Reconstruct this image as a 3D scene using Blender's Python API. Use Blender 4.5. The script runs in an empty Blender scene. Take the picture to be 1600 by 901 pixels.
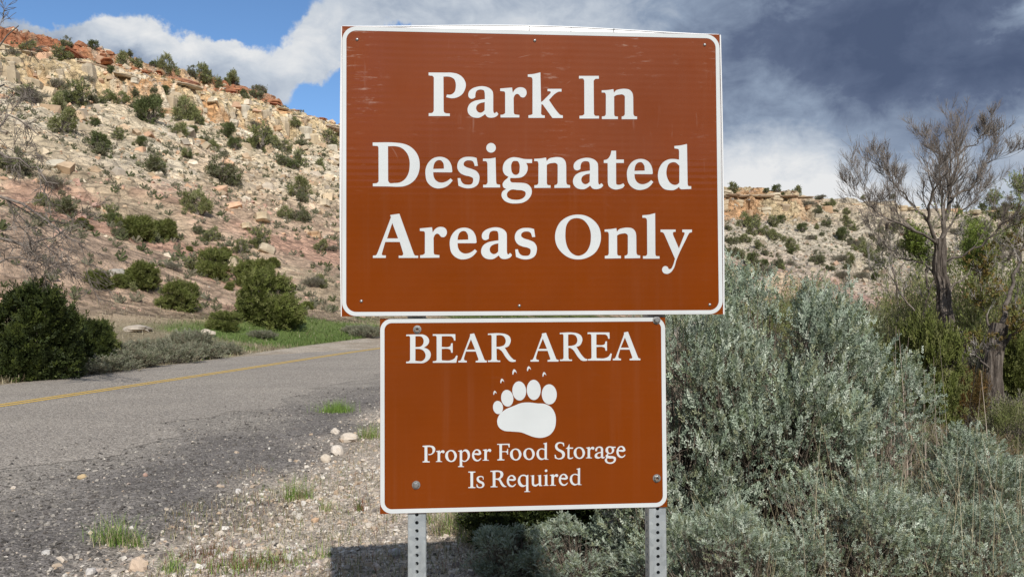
import bpy, math, random
import numpy as np
from mathutils import Matrix, Vector

# ------------------------------------------------------------------ camera, sky, sun, exposure
scene = bpy.context.scene
COL = scene.collection
rng = np.random.default_rng(7)
random.seed(7)
FPX = 1244.0
PX0, PY0 = 800.0, 450.5
CAM_H = 1.60
_rx, _ry, _rz = -.0289, -.0777, -.0029
_t = np.array([.0715, -.8287, 2.5591])
def _rot(rx, ry, rz):
    cx, sx, cy, sy, cz, sz = np.cos(rx), np.sin(rx), np.cos(ry), np.sin(ry), np.cos(rz), np.sin(rz)
    Rx = np.array([[1, 0, 0], [0, cx, -sx], [0, sx, cx]])
    Ry = np.array([[cy, 0, sy], [0, 1, 0], [-sy, 0, cy]])
    Rz = np.array([[cz, -sz, 0], [sz, cz, 0], [0, 0, 1]])
    return Rz @ Ry @ Rx
RQ = _rot(_rx, _ry, _rz)
CQ = -RQ.T @ _t                                   # camera in sign coordinates (x right, y down, z into)
def q2w0(v): return np.array([v[0], v[2], -v[1]])
_f = q2w0(RQ.T @ np.array([0, 0, 1.]))
YAW = math.atan2(_f[0], _f[1])                    # turn so the camera looks along +Y
_c, _s = math.cos(YAW), math.sin(YAW)
RY = np.array([[_c, -_s, 0], [_s, _c, 0], [0, 0, 1]])
def q2w(v): return RY @ q2w0(v)
SIGN_TOP = CAM_H + CQ[1]
SIGN_ORG = q2w(-CQ); SIGN_ORG[2] = 0.0            # ground point under the sign's top edge centre
right = q2w(RQ.T @ np.array([1., 0, 0])); up = -q2w(RQ.T @ np.array([0, 1., 0])); fwd = q2w(RQ.T @ np.array([0, 0, 1.]))
cam = bpy.data.cameras.new('camera')
cam.sensor_width = 36; cam.lens = FPX * 36 / 1600; cam.clip_end = 6000; cam.clip_start = .05
camo = bpy.data.objects.new('camera', cam)
M = Matrix(((right[0], up[0], -fwd[0], 0), (right[1], up[1], -fwd[1], 0), (right[2], up[2], -fwd[2], CAM_H), (0, 0, 0, 1)))
camo.matrix_world = M
COL.objects.link(camo); scene.camera = camo
def pix_dir(px, py):
    d = np.stack([(np.asarray(px, float) - PX0) / FPX, (np.asarray(py, float) - PY0) / FPX, np.ones_like(np.asarray(px, float))], -1)
    return d @ np.stack([right, -up, fwd])

TO_SUN = np.array([.72, -3.0, 2.45]); TO_SUN /= np.linalg.norm(TO_SUN)
sun_el = math.asin(TO_SUN[2]); sun_az = math.atan2(TO_SUN[0], TO_SUN[1])
sl = bpy.data.lights.new('sun', 'SUN'); sl.energy = 4.15; sl.angle = math.radians(.53); sl.color = (1, .955, .89)
so = bpy.data.objects.new('sun', sl); COL.objects.link(so)
so.rotation_euler = Vector(TO_SUN).to_track_quat('Z', 'Y').to_euler()
so.location = (0, 0, 60)

vs = scene.view_settings
vs.view_transform = 'Standard'; vs.look = 'None'; vs.exposure = 0.0; vs.gamma = 1.0

W = bpy.data.worlds.new('World'); scene.world = W; W.use_nodes = True
class NT:
    def __init__(s, tree): s.t = tree; s.n = tree.nodes; s.l = tree.links
    def put(s, sock, v):
        if isinstance(v, bpy.types.NodeSocket): s.l.new(v, sock)
        elif v is not None:
            if hasattr(sock, 'default_value') and not isinstance(v, (tuple, list)) and hasattr(sock.default_value, '__len__'):
                sock.default_value = (v, v, v, 1)[:len(sock.default_value)]
            else: sock.default_value = v
    def math(s, op, a, b=None, c=None, clamp=False):
        n = s.n.new('ShaderNodeMath'); n.operation = op; n.use_clamp = clamp
        for i, v in enumerate((a, b, c)):
            if v is not None: s.put(n.inputs[i], v)
        return n.outputs[0]
    def vmath(s, op, a, b=None):
        n = s.n.new('ShaderNodeVectorMath'); n.operation = op
        s.put(n.inputs[0], a)
        if b is not None: s.put(n.inputs[1], b)
        return n.outputs[0]
    def noise(s, vec, scale, detail=4, rough=.55, dist=0, col=False):
        n = s.n.new('ShaderNodeTexNoise'); s.put(n.inputs['Vector'], vec)
        n.inputs['Scale'].default_value = scale; n.inputs['Detail'].default_value = detail
        n.inputs['Roughness'].default_value = rough; n.inputs['Distortion'].default_value = dist
        return n.outputs['Color' if col else 'Fac']
    def voro(s, vec, scale, out='Distance', feature='F1'):
        n = s.n.new('ShaderNodeTexVoronoi'); n.feature = feature; s.put(n.inputs['Vector'], vec); n.inputs['Scale'].default_value = scale
        return n.outputs[out]
    def ramp(s, fac, stops, interp='LINEAR'):
        n = s.n.new('ShaderNodeValToRGB'); s.put(n.inputs[0], fac); cr = n.color_ramp; cr.interpolation = interp
        while len(cr.elements) < len(stops): cr.elements.new(.5)
        for e, (p, c) in zip(cr.elements, stops):
            e.position = p; e.color = (c, c, c, 1) if not isinstance(c, (tuple, list)) else (*c, 1)
        return n.outputs[0]
    def mix(s, fac, a, b, mode='MIX'):
        n = s.n.new('ShaderNodeMix'); n.data_type = 'RGBA'; n.blend_type = mode
        s.put(n.inputs[0], fac)
        for k, v in ((6, a), (7, b)):
            if isinstance(v, tuple) and len(v) == 3: v = (*v, 1)
            s.put(n.inputs[k], v)
        return n.outputs[2]
    def maprange(s, v, a, b, c=0, d=1, smooth=True):
        n = s.n.new('ShaderNodeMapRange'); n.interpolation_type = 'SMOOTHSTEP' if smooth else 'LINEAR'
        s.put(n.inputs[0], v)
        for i, x in enumerate((a, b, c, d)): n.inputs[1 + i].default_value = x
        return n.outputs[0]
def build_sky():
    t = NT(W.node_tree); t.n.clear()
    out = t.n.new('ShaderNodeOutputWorld'); bg = t.n.new('ShaderNodeBackground'); t.l.new(bg.outputs[0], out.inputs[0])
    bg.inputs[1].default_value = .10
    sky = t.n.new('ShaderNodeTexSky'); sky.sky_type = 'NISHITA'; sky.sun_disc = False
    sky.sun_elevation = sun_el; sky.sun_rotation = sun_az; sky.altitude = 1600; sky.air_density = 1.0; sky.dust_density = .4; sky.ozone_density = 2.0
    tc = t.n.new('ShaderNodeTexCoord'); d = tc.outputs['Generated']
    sep = t.n.new('ShaderNodeSeparateXYZ'); t.l.new(d, sep.inputs[0]); X, Y, Z = sep.outputs
    az = t.math('MULTIPLY', t.math('ARCTAN2', X, Y), 57.29578)
    el = t.math('MULTIPLY', t.math('ARCSINE', Z), 57.29578)
    # cloud space: flattened so that clouds stretch towards the horizon
    zz = t.math('ADD', t.math('MAXIMUM', Z, 0.0), .22)
    cmb = t.n.new('ShaderNodeCombineXYZ'); t.put(cmb.inputs[0], t.math('DIVIDE', X, zz)); t.put(cmb.inputs[1], t.math('DIVIDE', Y, zz)); t.put(cmb.inputs[2], t.math('MULTIPLY', Z, 3.0))
    cs = cmb.outputs[0]
    n_big = t.noise(cs, 1.1, 2, .5)
    n_mid = t.noise(cs, 2.6, 7, .60, .25)
    n_fine = t.noise(d, 9.0, 8, .62, .15)
    waz = t.math('ADD', az, t.math('MULTIPLY', t.math('SUBTRACT', t.noise(d, 9.0, 6, .62), .5), 6.0))
    wel = t.math('ADD', el, t.math('MULTIPLY', t.math('SUBTRACT', t.noise(t.vmath('ADD', d, (3.1, 1.7, 5.0)), 11.0, 6, .62), .5), 4.4))
    def blob(a, e, sa, se, amp):
        u = t.math('DIVIDE', t.math('SUBTRACT', waz, a), sa); v = t.math('DIVIDE', t.math('SUBTRACT', wel, e), se)
        q = t.math('ADD', t.math('MULTIPLY', u, u), t.math('MULTIPLY', v, v))
        return t.math('MULTIPLY', t.math('EXPONENT', t.math('MULTIPLY', q, -1)), amp)
    def total(start, lst):
        s = start
        for b in lst: s = t.math('ADD', s, blob(*b))
        return s
    cov = t.math('ADD', t.math('MULTIPLY', t.math('SUBTRACT', n_mid, .5), .35), .58)
    cov = t.math('ADD', cov, t.math('MULTIPLY', t.math('SUBTRACT', n_fine, .5), .45))
    cov = t.math('ADD', cov, t.math('MULTIPLY', t.math('SUBTRACT', t.noise(d, 26, 7, .6, .4), .5), .35))
    cov = total(cov, [(-20.2, 20.4, 5.0, 2.1, -1.1), (-32.5, 18.8, 5.0, 1.2, -.9), (-12.6, 14.2, 2.9, 1.6, -1.0), (-8.2, 18.9, .9, .8, -.5), (-11.0, 16.4, 1.2, 1.6, -.35),
                      (-27, 17.4, 4.5, 1.5, .35), (-19.5, 16.2, 5, 1.6, .35), (22, 12, 18, 10, .6), (3, 19, 8, 5, .35), (-14.4, 18.9, 2.2, 2, .3)])
    cmask = t.maprange(cov, .38, .56)
    n_puff = t.noise(t.vmath('MULTIPLY', d, (1, 1, 1.5)), 17.0, 9, .60, .5)
    n_wisp = t.noise(t.vmath('MULTIPLY', d, (1, 1, 2.6)), 6.0, 8, .62, .8)
    br = t.math('ADD', t.math('MULTIPLY', t.math('SUBTRACT', n_fine, .5), .35), .60)
    br = t.math('ADD', br, t.math('MULTIPLY', t.math('SUBTRACT', n_puff, .5), .62))
    br = t.math('ADD', br, t.math('MULTIPLY', t.math('SUBTRACT', n_wisp, .5), .34))
    br = t.math('ADD', br, t.maprange(el, 23, 42, 0, -.26))  # unseen clouds above the view, darkened to weaken the ambient fill
    br = t.math('ADD', br, t.math('MULTIPLY', t.math('SUBTRACT', n_big, .5), .22))
    br = total(br, [(-26.5, 18.0, 4.5, 1.3, .26), (-20.5, 17.2, 5, 1.2, .28), (-15, 18.4, 3, 2.5, .26), (-26, 15.6, 5, 1.0, -.14), (-17, 14.8, 4, 1.2, .12),
                    (25, 16.8, 10.5, 3.5, -.50), (13.5, 16.5, 4.5, 3.0, -.10), (34, 14.2, 5, 1.6, -.25), (33, 17.1, 4.0, .8, .22), (45, 26, 26, 12, -.30), (24, 24, 14, 5, -.25), (8, 17.8, 7, 4, .08), (36, 17.4, 3.2, .9, .16),
                    (18.5, 7.4, 7.0, 3.4, .58), (27, 7.2, 5, 1.6, .26), (17, 11.0, 4, 1.6, .10), (30, 7.6, 7, 2.2, -.04), (34.5, 10.6, 2.4, 1.6, .14), (27.5, 10.6, 5, 1.8, -.18), (2, 19, 8, 4, .18)])
    colr = t.ramp(br, [(.0, (.085, .118, .205)), (.22, (.125, .165, .265)), (.50, (.30, .375, .50)), (.76, (.60, .66, .74)), (1.0, (.88, .89, .90))])
    cl = t.vmath('MULTIPLY', colr, (9.2, 9.2, 9.2))
    skyc = t.mix(1.0, sky.outputs[0], (1.02, 1.25, 1.42), 'MULTIPLY')
    fin = t.mix(cmask, skyc, cl)
    t.l.new(fin, bg.inputs[0])
build_sky()

# ------------------------------------------------------------------ helpers
def tag(o, label=None, cat=None, group=None, kind=None):
    if label: o['label'] = label
    if cat: o['category'] = cat
    if group: o['group'] = group
    if kind: o['kind'] = kind
    return o
def link(o, parent=None):
    COL.objects.link(o)
    if parent is not None: o.parent = parent
    return o
def empty(name, loc=(0, 0, 0), rz=0, parent=None):
    o = bpy.data.objects.new(name, None); o.empty_display_size = .1
    o.location = loc; o.rotation_euler = (0, 0, rz); return link(o, parent)
def np_mesh(name, V, F, mats=(), smooth=False, cols=None, midx=None):
    """V (n,3); F (m,k) faces of one size"""
    V = np.ascontiguousarray(V, dtype=np.float32); F = np.ascontiguousarray(F, dtype=np.int32)
    me = bpy.data.meshes.new(name); k = F.shape[1]
    me.vertices.add(len(V)); me.vertices.foreach_set('co', V.ravel())
    me.loops.add(F.size); me.loops.foreach_set('vertex_index', F.ravel())
    me.polygons.add(len(F)); me.polygons.foreach_set('loop_start', np.arange(0, F.size, k, dtype=np.int32))
    me.polygons.foreach_set('loop_total', np.full(len(F), k, dtype=np.int32))
    if midx is not None: me.polygons.foreach_set('material_index', np.asarray(midx, dtype=np.int32))
    me.polygons.foreach_set('use_smooth', np.full(len(F), smooth, dtype=bool))
    for m in mats: me.materials.append(m)
    if cols is not None:
        a = me.color_attributes.new('tint', 'FLOAT_COLOR', 'POINT')
        c = np.ones((len(V), 4), dtype=np.float32); c[:, :3] = cols; a.data.foreach_set('color', c.ravel())
    me.update(calc_edges=True); me.validate()
    return me
def obj(name, me, parent=None, loc=None, rot=None, scale=None):
    o = bpy.data.objects.new(name, me)
    if loc is not None: o.location = loc
    if rot is not None: o.rotation_euler = rot
    if scale is not None: o.scale = scale
    return link(o, parent)
def copy_tree(o, parent=None):
    c = o.copy(); link(c, parent)
    for ch in list(o.children): copy_tree(ch, c)
    return c
def polymesh(name, verts, faces, mats=(), smooth=False):
    me = bpy.data.meshes.new(name); me.from_pydata([tuple(v) for v in verts], [], faces)
    for m in mats: me.materials.append(m)
    if smooth: me.polygons.foreach_set('use_smooth', [True] * len(me.polygons))
    me.update(); return me
def box(name, x0, x1, y0, y1, z0, z1, mats=()):
    v = [(x0, y0, z0), (x1, y0, z0), (x1, y1, z0), (x0, y1, z0), (x0, y0, z1), (x1, y0, z1), (x1, y1, z1), (x0, y1, z1)]
    return polymesh(name, v, [(0, 3, 2, 1), (4, 5, 6, 7), (0, 1, 5, 4), (1, 2, 6, 5), (2, 3, 7, 6), (3, 0, 4, 7)], mats)

# numpy noise
def _hash(ix, iy, iz, seed):
    h = (ix.astype(np.int64) * 374761393 + iy.astype(np.int64) * 668265263 + iz.astype(np.int64) * 2147483647 + seed * 974634777) & 0xffffffff
    h = ((h ^ (h >> 13)) * 1274126177) & 0xffffffff
    h = ((h ^ (h >> 16)) * 2246822519) & 0xffffffff
    return ((h ^ (h >> 15)) & 0xffffff) / float(0xffffff)
def vnoise(x, y, seed=0):
    x = np.asarray(x, float); y = np.asarray(y, float)
    ix = np.floor(x); iy = np.floor(y); fx = x - ix; fy = y - iy
    fx = fx * fx * (3 - 2 * fx); fy = fy * fy * (3 - 2 * fy); z = np.zeros_like(ix)
    a = _hash(ix, iy, z, seed); b = _hash(ix + 1, iy, z, seed); c = _hash(ix, iy + 1, z, seed); d = _hash(ix + 1, iy + 1, z, seed)
    return (a * (1 - fx) + b * fx) * (1 - fy) + (c * (1 - fx) + d * fx) * fy - .5
def fbm(x, y, seed=0, oct=4, gain=.5):
    s = 0; a = 1; 
    for i in range(oct):
        s = s + a * vnoise(x * 2 ** i + 13.7 * i, y * 2 ** i - 7.3 * i, seed + i); a *= gain
    return s
def sstep(a, b, x):
    t = np.clip((x - a) / (b - a), 0, 1); return t * t * (3 - 2 * t)

# ------------------------------------------------------------------ terrain heights
ROAD = np.array([(-19.2, -56.0), (-8.95, 13.9), (-7.87, 21.2), (-5.9, 34.9), (-3.0, 46.0), (2.6, 57.5), (10.2, 69.5), (19.5, 83.5), (30.5, 100), (42, 118)])
def _smooth_road():
    P = ROAD; pts = []
    for i in range(len(P) - 1):
        p0 = P[max(i - 1, 0)]; p1 = P[i]; p2 = P[i + 1]; p3 = P[min(i + 2, len(P) - 1)]
        L = np.linalg.norm(p2 - p1)
        m1 = (p2 - p0) / max(np.linalg.norm(p2 - p0), 1e-6) * L; m2 = (p3 - p1) / np.linalg.norm(p3 - p1) * L
        for u in np.linspace(0, 1, 12 if i else 24, endpoint=False):
            pts.append((2 * u**3 - 3 * u**2 + 1) * p1 + (u**3 - 2 * u**2 + u) * m1 + (-2 * u**3 + 3 * u**2) * p2 + (u**3 - u**2) * m2)
    pts.append(P[-1]); return np.array(pts)
RP = _smooth_road()
def road_dist(x, y):
    x = np.asarray(x, float); y = np.asarray(y, float)
    best = np.full(x.shape, 1e9); sg = np.ones(x.shape)
    pts = RP[::3] if len(RP) > 3 else RP
    pts = np.vstack([pts, RP[-1:]])
    for i in range(len(pts) - 1):
        a = pts[i]; b = pts[i + 1]; ab = b - a; L2 = ab @ ab
        if L2 < 1e-9: continue
        t = np.clip(((x - a[0]) * ab[0] + (y - a[1]) * ab[1]) / L2, 0, 1)
        dx = x - a[0] - t * ab[0]; dy = y - a[1] - t * ab[1]; d2 = dx * dx + dy * dy
        m = d2 < best; best = np.where(m, d2, best); sg = np.where(m, np.where(ab[1] * (x - a[0]) - ab[0] * (y - a[1]) >= 0, 1, -1), sg)
    return np.sqrt(best) * sg
FX, FY = -15.0, 36.0
UX, UY = .541, .841
def hill_sd(x, y): return (x - FX) * UX + (y - FY) * UY, -(x - FX) * UY + (y - FY) * UX
LD = [-8, -3, 4, 20, 40, 60, 71, 75.5, 77.5, 79, 84, 88, 91, 92.5, 96, 110, 160, 400]
LZ = [0, .25, 1.3, 7.0, 15.6, 25, 30, 31.5, 35.2, 36.8, 39.4, 40.8, 42.2, 44.4, 45.2, 46.5, 49, 55]
RD = [0, 20, 50, 80, 90, 93, 96, 100, 104, 112, 150, 400]
RZ = [0, 1.5, 9.5, 20, 24.0, 28.5, 31, 32, 33.2, 34, 35, 40]
def H(x, y):
    x = np.asarray(x, float); y = np.asarray(y, float)
    dr = road_dist(x, y)
    z = -1.15 * sstep(12.3, 20, dr) + .45 * sstep(3.4, 9, -dr)
    off = sstep(5.8, 8, np.abs(dr))
    z = z + .16 * fbm(x * .35, y * .35, 5) * off + .035 * fbm(x * 3.1, y * 3.1, 9, 3) * off
    s, d = hill_sd(x, y)
    g = sstep(4, 30, d)
    dw = d + g * (7.0 * fbm(s / 26, d / 60, 21, 3) + 2.6 * fbm(s / 7, d / 26, 23, 3)) * (1 - .55 * sstep(60, 78, d))
    led = fbm(s / 2.4, d / 40., 27, 4, .6) + .8 * np.abs(fbm(s / 5.5, d / 60., 28, 2))
    dw = dw + sstep(66, 74, d) * led * (1.2 + 2.0 * sstep(0, 30, s))
    k = np.interp(s, [-200, 10, 34, 70, 96, 150, 260], [.9, .92, .95, 1.0, .985, .72, .35])
    zl = np.interp(dw, LD, LZ) * k
    cap = sstep(84, 90, s); zl = zl - cap * 2.6 * sstep(87, 93, dw)
    zl = zl + g * (.55 * fbm(x / 2.3, y / 2.3, 31, 4, .6) + .9 * fbm(x / 9, y / 9, 33, 2))
    st0 = zl / 1.9 + .5 * fbm(s / 20, d / 20, 45, 2); f0 = st0 - np.floor(st0)
    zl = zl + sstep(14, 30, d) * .55 * (sstep(.3, .7, f0) - f0) * sstep(-.1, .25, fbm(s / 13, d / 13, 46, 2))
    zl = zl + 2.6 * np.exp(-((s + 4) / 9) ** 2 - ((d - 13) / 8) ** 2)
    # strata steps where rock stands out
    rock = sstep(74, 80, dw) * (1 - sstep(97, 104, dw))
    st = zl / 1.15 + .35 * fbm(s / 14, d / 14, 41, 2); fr = st - np.floor(st)
    zl = zl + rock * 1.15 * .55 * (sstep(.25, .75, fr) - fr)
    zl = np.where(d > -8, zl, 0)
    # far mesa on the right
    yy = y - 104 - .05 * (x - 60)
    g2 = sstep(0, 30, yy)
    d2 = yy + sstep(80, 86, yy) * 3.2 * (fbm(x / 3.2, yy / 50, 59, 4, .6) + .8 * np.abs(fbm(x / 8, yy / 50, 58, 2))) + g2 * (9 * fbm(x / 30, yy / 70, 51, 3) + 3 * fbm(x / 8, yy / 30, 53, 3)) * (1 - .7 * sstep(70, 88, yy))
    cl = 1 - sstep(70, 82, x)
    rs = np.interp(d2, RD, RZ) * cl + (1 - cl) * np.interp(d2, [0, 20, 50, 80, 100, 106, 108, 112, 150, 400], [0, 1.5, 9, 19, 27.5, 29.4, 31.2, 32.0, 33.5, 40])
    zr = rs * (1 - .08 * sstep(60, 160, x))
    zr = zr + g2 * (.7 * fbm(x / 3, y / 3, 55, 4, .6) + 1.0 * fbm(x / 12, y / 12, 57, 2))
    st = zr / 1.5; fr = st - np.floor(st); rk2 = sstep(84, 90, d2)
    zr = zr + rk2 * 1.3 * (sstep(.3, .7, fr) - fr)
    zr = zr * sstep(-20, 15, x)
    # canyon side behind the camera
    yb = -y - 30
    zb = np.interp(yb + 8 * fbm(x / 30, y / 30, 61, 3), [0, 10, 100, 115, 300], [0, .6, 24, 29, 31]) + sstep(5, 30, yb) * fbm(x / 8, y / 8, 63, 3)
    zb = np.where(yb > 0, zb, 0)
    sm = np.maximum(np.maximum(zl, zr), zb)
    return z + np.maximum(sm, 0)
def hits(pxs, pys):
    """points where the view through these places of the photograph meets the terrain"""
    pxs = np.asarray(pxs, float); pys = np.asarray(pys, float)
    D = pix_dir(pxs, pys); T = np.concatenate([np.geomspace(2.5, 30, 260), np.arange(30.3, 330, .35)])
    out = np.full((len(pxs), 3), np.nan)
    for i0 in range(0, len(pxs), 60):
        Dc = D[i0:i0 + 60]
        P = Dc[:, None, :] * T[None, :, None] + np.array([0, 0, CAM_H])
        dz = P[..., 2] - H(P[..., 0], P[..., 1])
        for j in range(len(Dc)):
            w = np.where(dz[j] < 0)[0]
            if len(w) and w[0] > 0:
                k = w[0]; a, b = dz[j, k - 1], dz[j, k]; u = a / (a - b)
                out[i0 + j] = P[j, k - 1] * (1 - u) + P[j, k] * u
    return out
# ------------------------------------------------------------------ materials
def mat(name, base=(.5, .5, .5), rough=.8, metal=0., spec=.3):
    m = bpy.data.materials.new(name); m.use_nodes = True
    b = m.node_tree.nodes['Principled BSDF']; b.inputs['Base Color'].default_value = (*base, 1)
    b.inputs['Roughness'].default_value = rough; b.inputs['Metallic'].default_value = metal; b.inputs['Specular IOR Level'].default_value = spec
    return m, NT(m.node_tree), b
def bump(t, b, h, strength, dist):
    n = t.n.new('ShaderNodeBump'); n.inputs['Strength'].default_value = strength; n.inputs['Distance'].default_value = dist
    t.put(n.inputs['Height'], h); t.l.new(n.outputs[0], b.inputs['Normal'])
def tc(t, which='Object'): return t.n.new('ShaderNodeTexCoord').outputs[which]
def attr(t, name='tint'):
    n = t.n.new('ShaderNodeAttribute'); n.attribute_name = name; return n.outputs['Color']
# terrain: mineral colour per vertex, stones and grain from noise
def terrain_mat(name, near):
    m, t, b = mat(name, rough=.95, spec=.15); P = tc(t)
    base = attr(t)
    if near:
        v1 = t.voro(P, 46, 'Color'); v2 = t.voro(P, 110, 'Color'); n1 = t.noise(P, 9, 6, .7); n2 = t.noise(P, 1.3, 4, .6)
        h1 = t.n.new('ShaderNodeSeparateXYZ'); t.l.new(v1, h1.inputs[0]); h2 = t.n.new('ShaderNodeSeparateXYZ'); t.l.new(v2, h2.inputs[0])
        k = t.math('ADD', t.math('MULTIPLY', h1.outputs[0], .8), t.math('MULTIPLY', h2.outputs[1], .7))
        k = t.maprange(k, .1, 1.4, .35, 1.75, False)
        k = t.math('MULTIPLY', k, t.maprange(n1, .3, .7, .75, 1.25, False)); k = t.math('MULTIPLY', k, t.maprange(n2, .3, .7, .85, 1.15, False))
        hh = t.math('ADD', t.math('MULTIPLY', t.voro(P, 46), -.6), t.math('MULTIPLY', t.noise(P, 60, 4, .7), .5))
        bump(t, b, hh, .8, .02)
    else:
        n1 = t.noise(P, .9, 10, .72); n2 = t.noise(P, .16, 5, .6); v = t.voro(P, 1.3, 'Color'); hs = t.n.new('ShaderNodeSeparateXYZ'); t.l.new(v, hs.inputs[0])
        v3 = t.voro(t.vmath('MULTIPLY', P, (1, 1, 2.2)), .55, 'Distance', 'DISTANCE_TO_EDGE')
        k = t.math('MULTIPLY', t.maprange(n1, .28, .72, .66, 1.46, False), t.maprange(n2, .3, .7, .86, 1.14, False))
        k = t.math('MULTIPLY', k, t.maprange(hs.outputs[0], 0, 1, .70, 1.32, False))
        k = t.math('MULTIPLY', k, t.maprange(v3, 0, .07, .55, 1.0, False))
        hh = t.math('ADD', t.math('MULTIPLY', n1, 1.0), t.math('MULTIPLY', t.voro(P, 1.1), -.45))
        hh = t.math('ADD', hh, t.math('MULTIPLY', t.voro(P, 3.1), -.2))
        bump(t, b, hh, 1.0, .9)
    kk = t.n.new('ShaderNodeCombineXYZ')
    for i in range(3): t.put(kk.inputs[i], k)
    col = t.mix(1.0, base, kk.outputs[0], 'MULTIPLY')
    t.l.new(col, b.inputs['Base Color']); return m
M_near = terrain_mat('gravelly_soil', True); M_far = terrain_mat('talus_rock', False)
def asphalt():
    m, t, b = mat('chip_seal', rough=.9, spec=.2); P = tc(t)
    v = t.voro(P, 42, 'Color'); h = t.n.new('ShaderNodeSeparateXYZ'); t.l.new(v, h.inputs[0])
    v2 = t.voro(P, 120, 'Color'); h2 = t.n.new('ShaderNodeSeparateXYZ'); t.l.new(v2, h2.inputs[0])
    k = t.math('ADD', t.math('MULTIPLY', h.outputs[0], .5), t.math('MULTIPLY', h2.outputs[0], .5))
    c = t.ramp(k, [(.1, (.17, .15, .128)), (.5, (.38, .335, .285)), (.8, (.59, .53, .455)), (1, (.78, .70, .60))])
    big = t.noise(P, .5, 5, .6); c = t.mix(t.maprange(big, .3, .7, 0, 1), c, t.mix(1, c, (.86, .86, .87), 'MULTIPLY'))
    trk = t.noise(t.vmath('MULTIPLY', P, (1, 1, 1)), 6, 6, .7); c = t.mix(t.maprange(trk, .55, .75, 0, .5), c, (.19, .17, .15))
    t.l.new(c, b.inputs['Base Color']); sp = t.n.new('ShaderNodeSeparateXYZ'); t.l.new(P, sp.inputs[0])
    bump(t, b, t.math('MULTIPLY', t.voro(P, 42), -1), .9, .02); return m
def simple_var(name, c1, c2, scale=3, rough=.8, spec=.2, bumps=0, objvar=.0, trans=0):
    m, t, b = mat(name, rough=rough, spec=spec); P = tc(t)
    c = t.mix(t.maprange(t.noise(P, scale, 5, .65), .3, .7), c1, c2)
    if objvar:
        oi = t.n.new('ShaderNodeObjectInfo'); k = t.maprange(oi.outputs['Random'], 0, 1, 1 - objvar, 1 + objvar, False)
        kk = t.n.new('ShaderNodeCombineXYZ')
        for i in range(3): t.put(kk.inputs[i], k)
        c = t.mix(1, c, kk.outputs[0], 'MULTIPLY')
    t.l.new(c, b.inputs['Base Color'])
    if bumps: bump(t, b, t.noise(P, scale * 4, 6, .7), .6, bumps)
    if trans:
        tr = t.n.new('ShaderNodeBsdfTranslucent'); t.l.new(c, tr.inputs[0]); mx = t.n.new('ShaderNodeMixShader'); mx.inputs[0].default_value = trans
        t.l.new(b.outputs[0], mx.inputs[1]); t.l.new(tr.outputs[0], mx.inputs[2]); t.l.new(mx.outputs[0], t.n['Material Output'].inputs[0])
    return m
def tinted(name, rough=.85, scale=30, trans=0, spec=.2):
    m, t, b = mat(name, rough=rough, spec=spec); P = tc(t)
    k = t.maprange(t.noise(P, scale, 4, .6), .3, .7, .78, 1.22, False); kk = t.n.new('ShaderNodeCombineXYZ')
    for i in range(3): t.put(kk.inputs[i], k)
    c = t.mix(1, attr(t), kk.outputs[0], 'MULTIPLY'); t.l.new(c, b.inputs['Base Color'])
    if trans:
        tr = t.n.new('ShaderNodeBsdfTranslucent'); t.l.new(c, tr.inputs[0]); mx = t.n.new('ShaderNodeMixShader'); mx.inputs[0].default_value = trans
        t.l.new(b.outputs[0], mx.inputs[1]); t.l.new(tr.outputs[0], mx.inputs[2]); t.l.new(mx.outputs[0], t.n['Material Output'].inputs[0])
    return m
M_asph = asphalt()
M_stone = tinted('loose_stone', .9, 40)
M_rock = tinted('weathered_rock', .95, 1.5)
M_leaf = tinted('leaf', .65, 12, .12, .25)
M_wood = simple_var('grey_wood', (.17, .14, .12), (.27, .235, .205), 14, .9, bumps=.01)
M_bark = simple_var('furrowed_bark', (.07, .058, .048), (.20, .17, .145), 6, .95, bumps=.03)
def bark_furrow():
    m, t, b = mat('cottonwood_bark', rough=.95, spec=.1); P = t.vmath('MULTIPLY', tc(t), (9, 9, 1.1))
    n = t.noise(P, 1.6, 6, .65, .4); c = t.ramp(n, [(.3, (.045, .036, .03)), (.5, (.15, .125, .105)), (.7, (.30, .26, .225))])
    t.l.new(c, b.inputs['Base Color']); bump(t, b, n, 1, .12); return m
M_cbark = bark_furrow()

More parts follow.
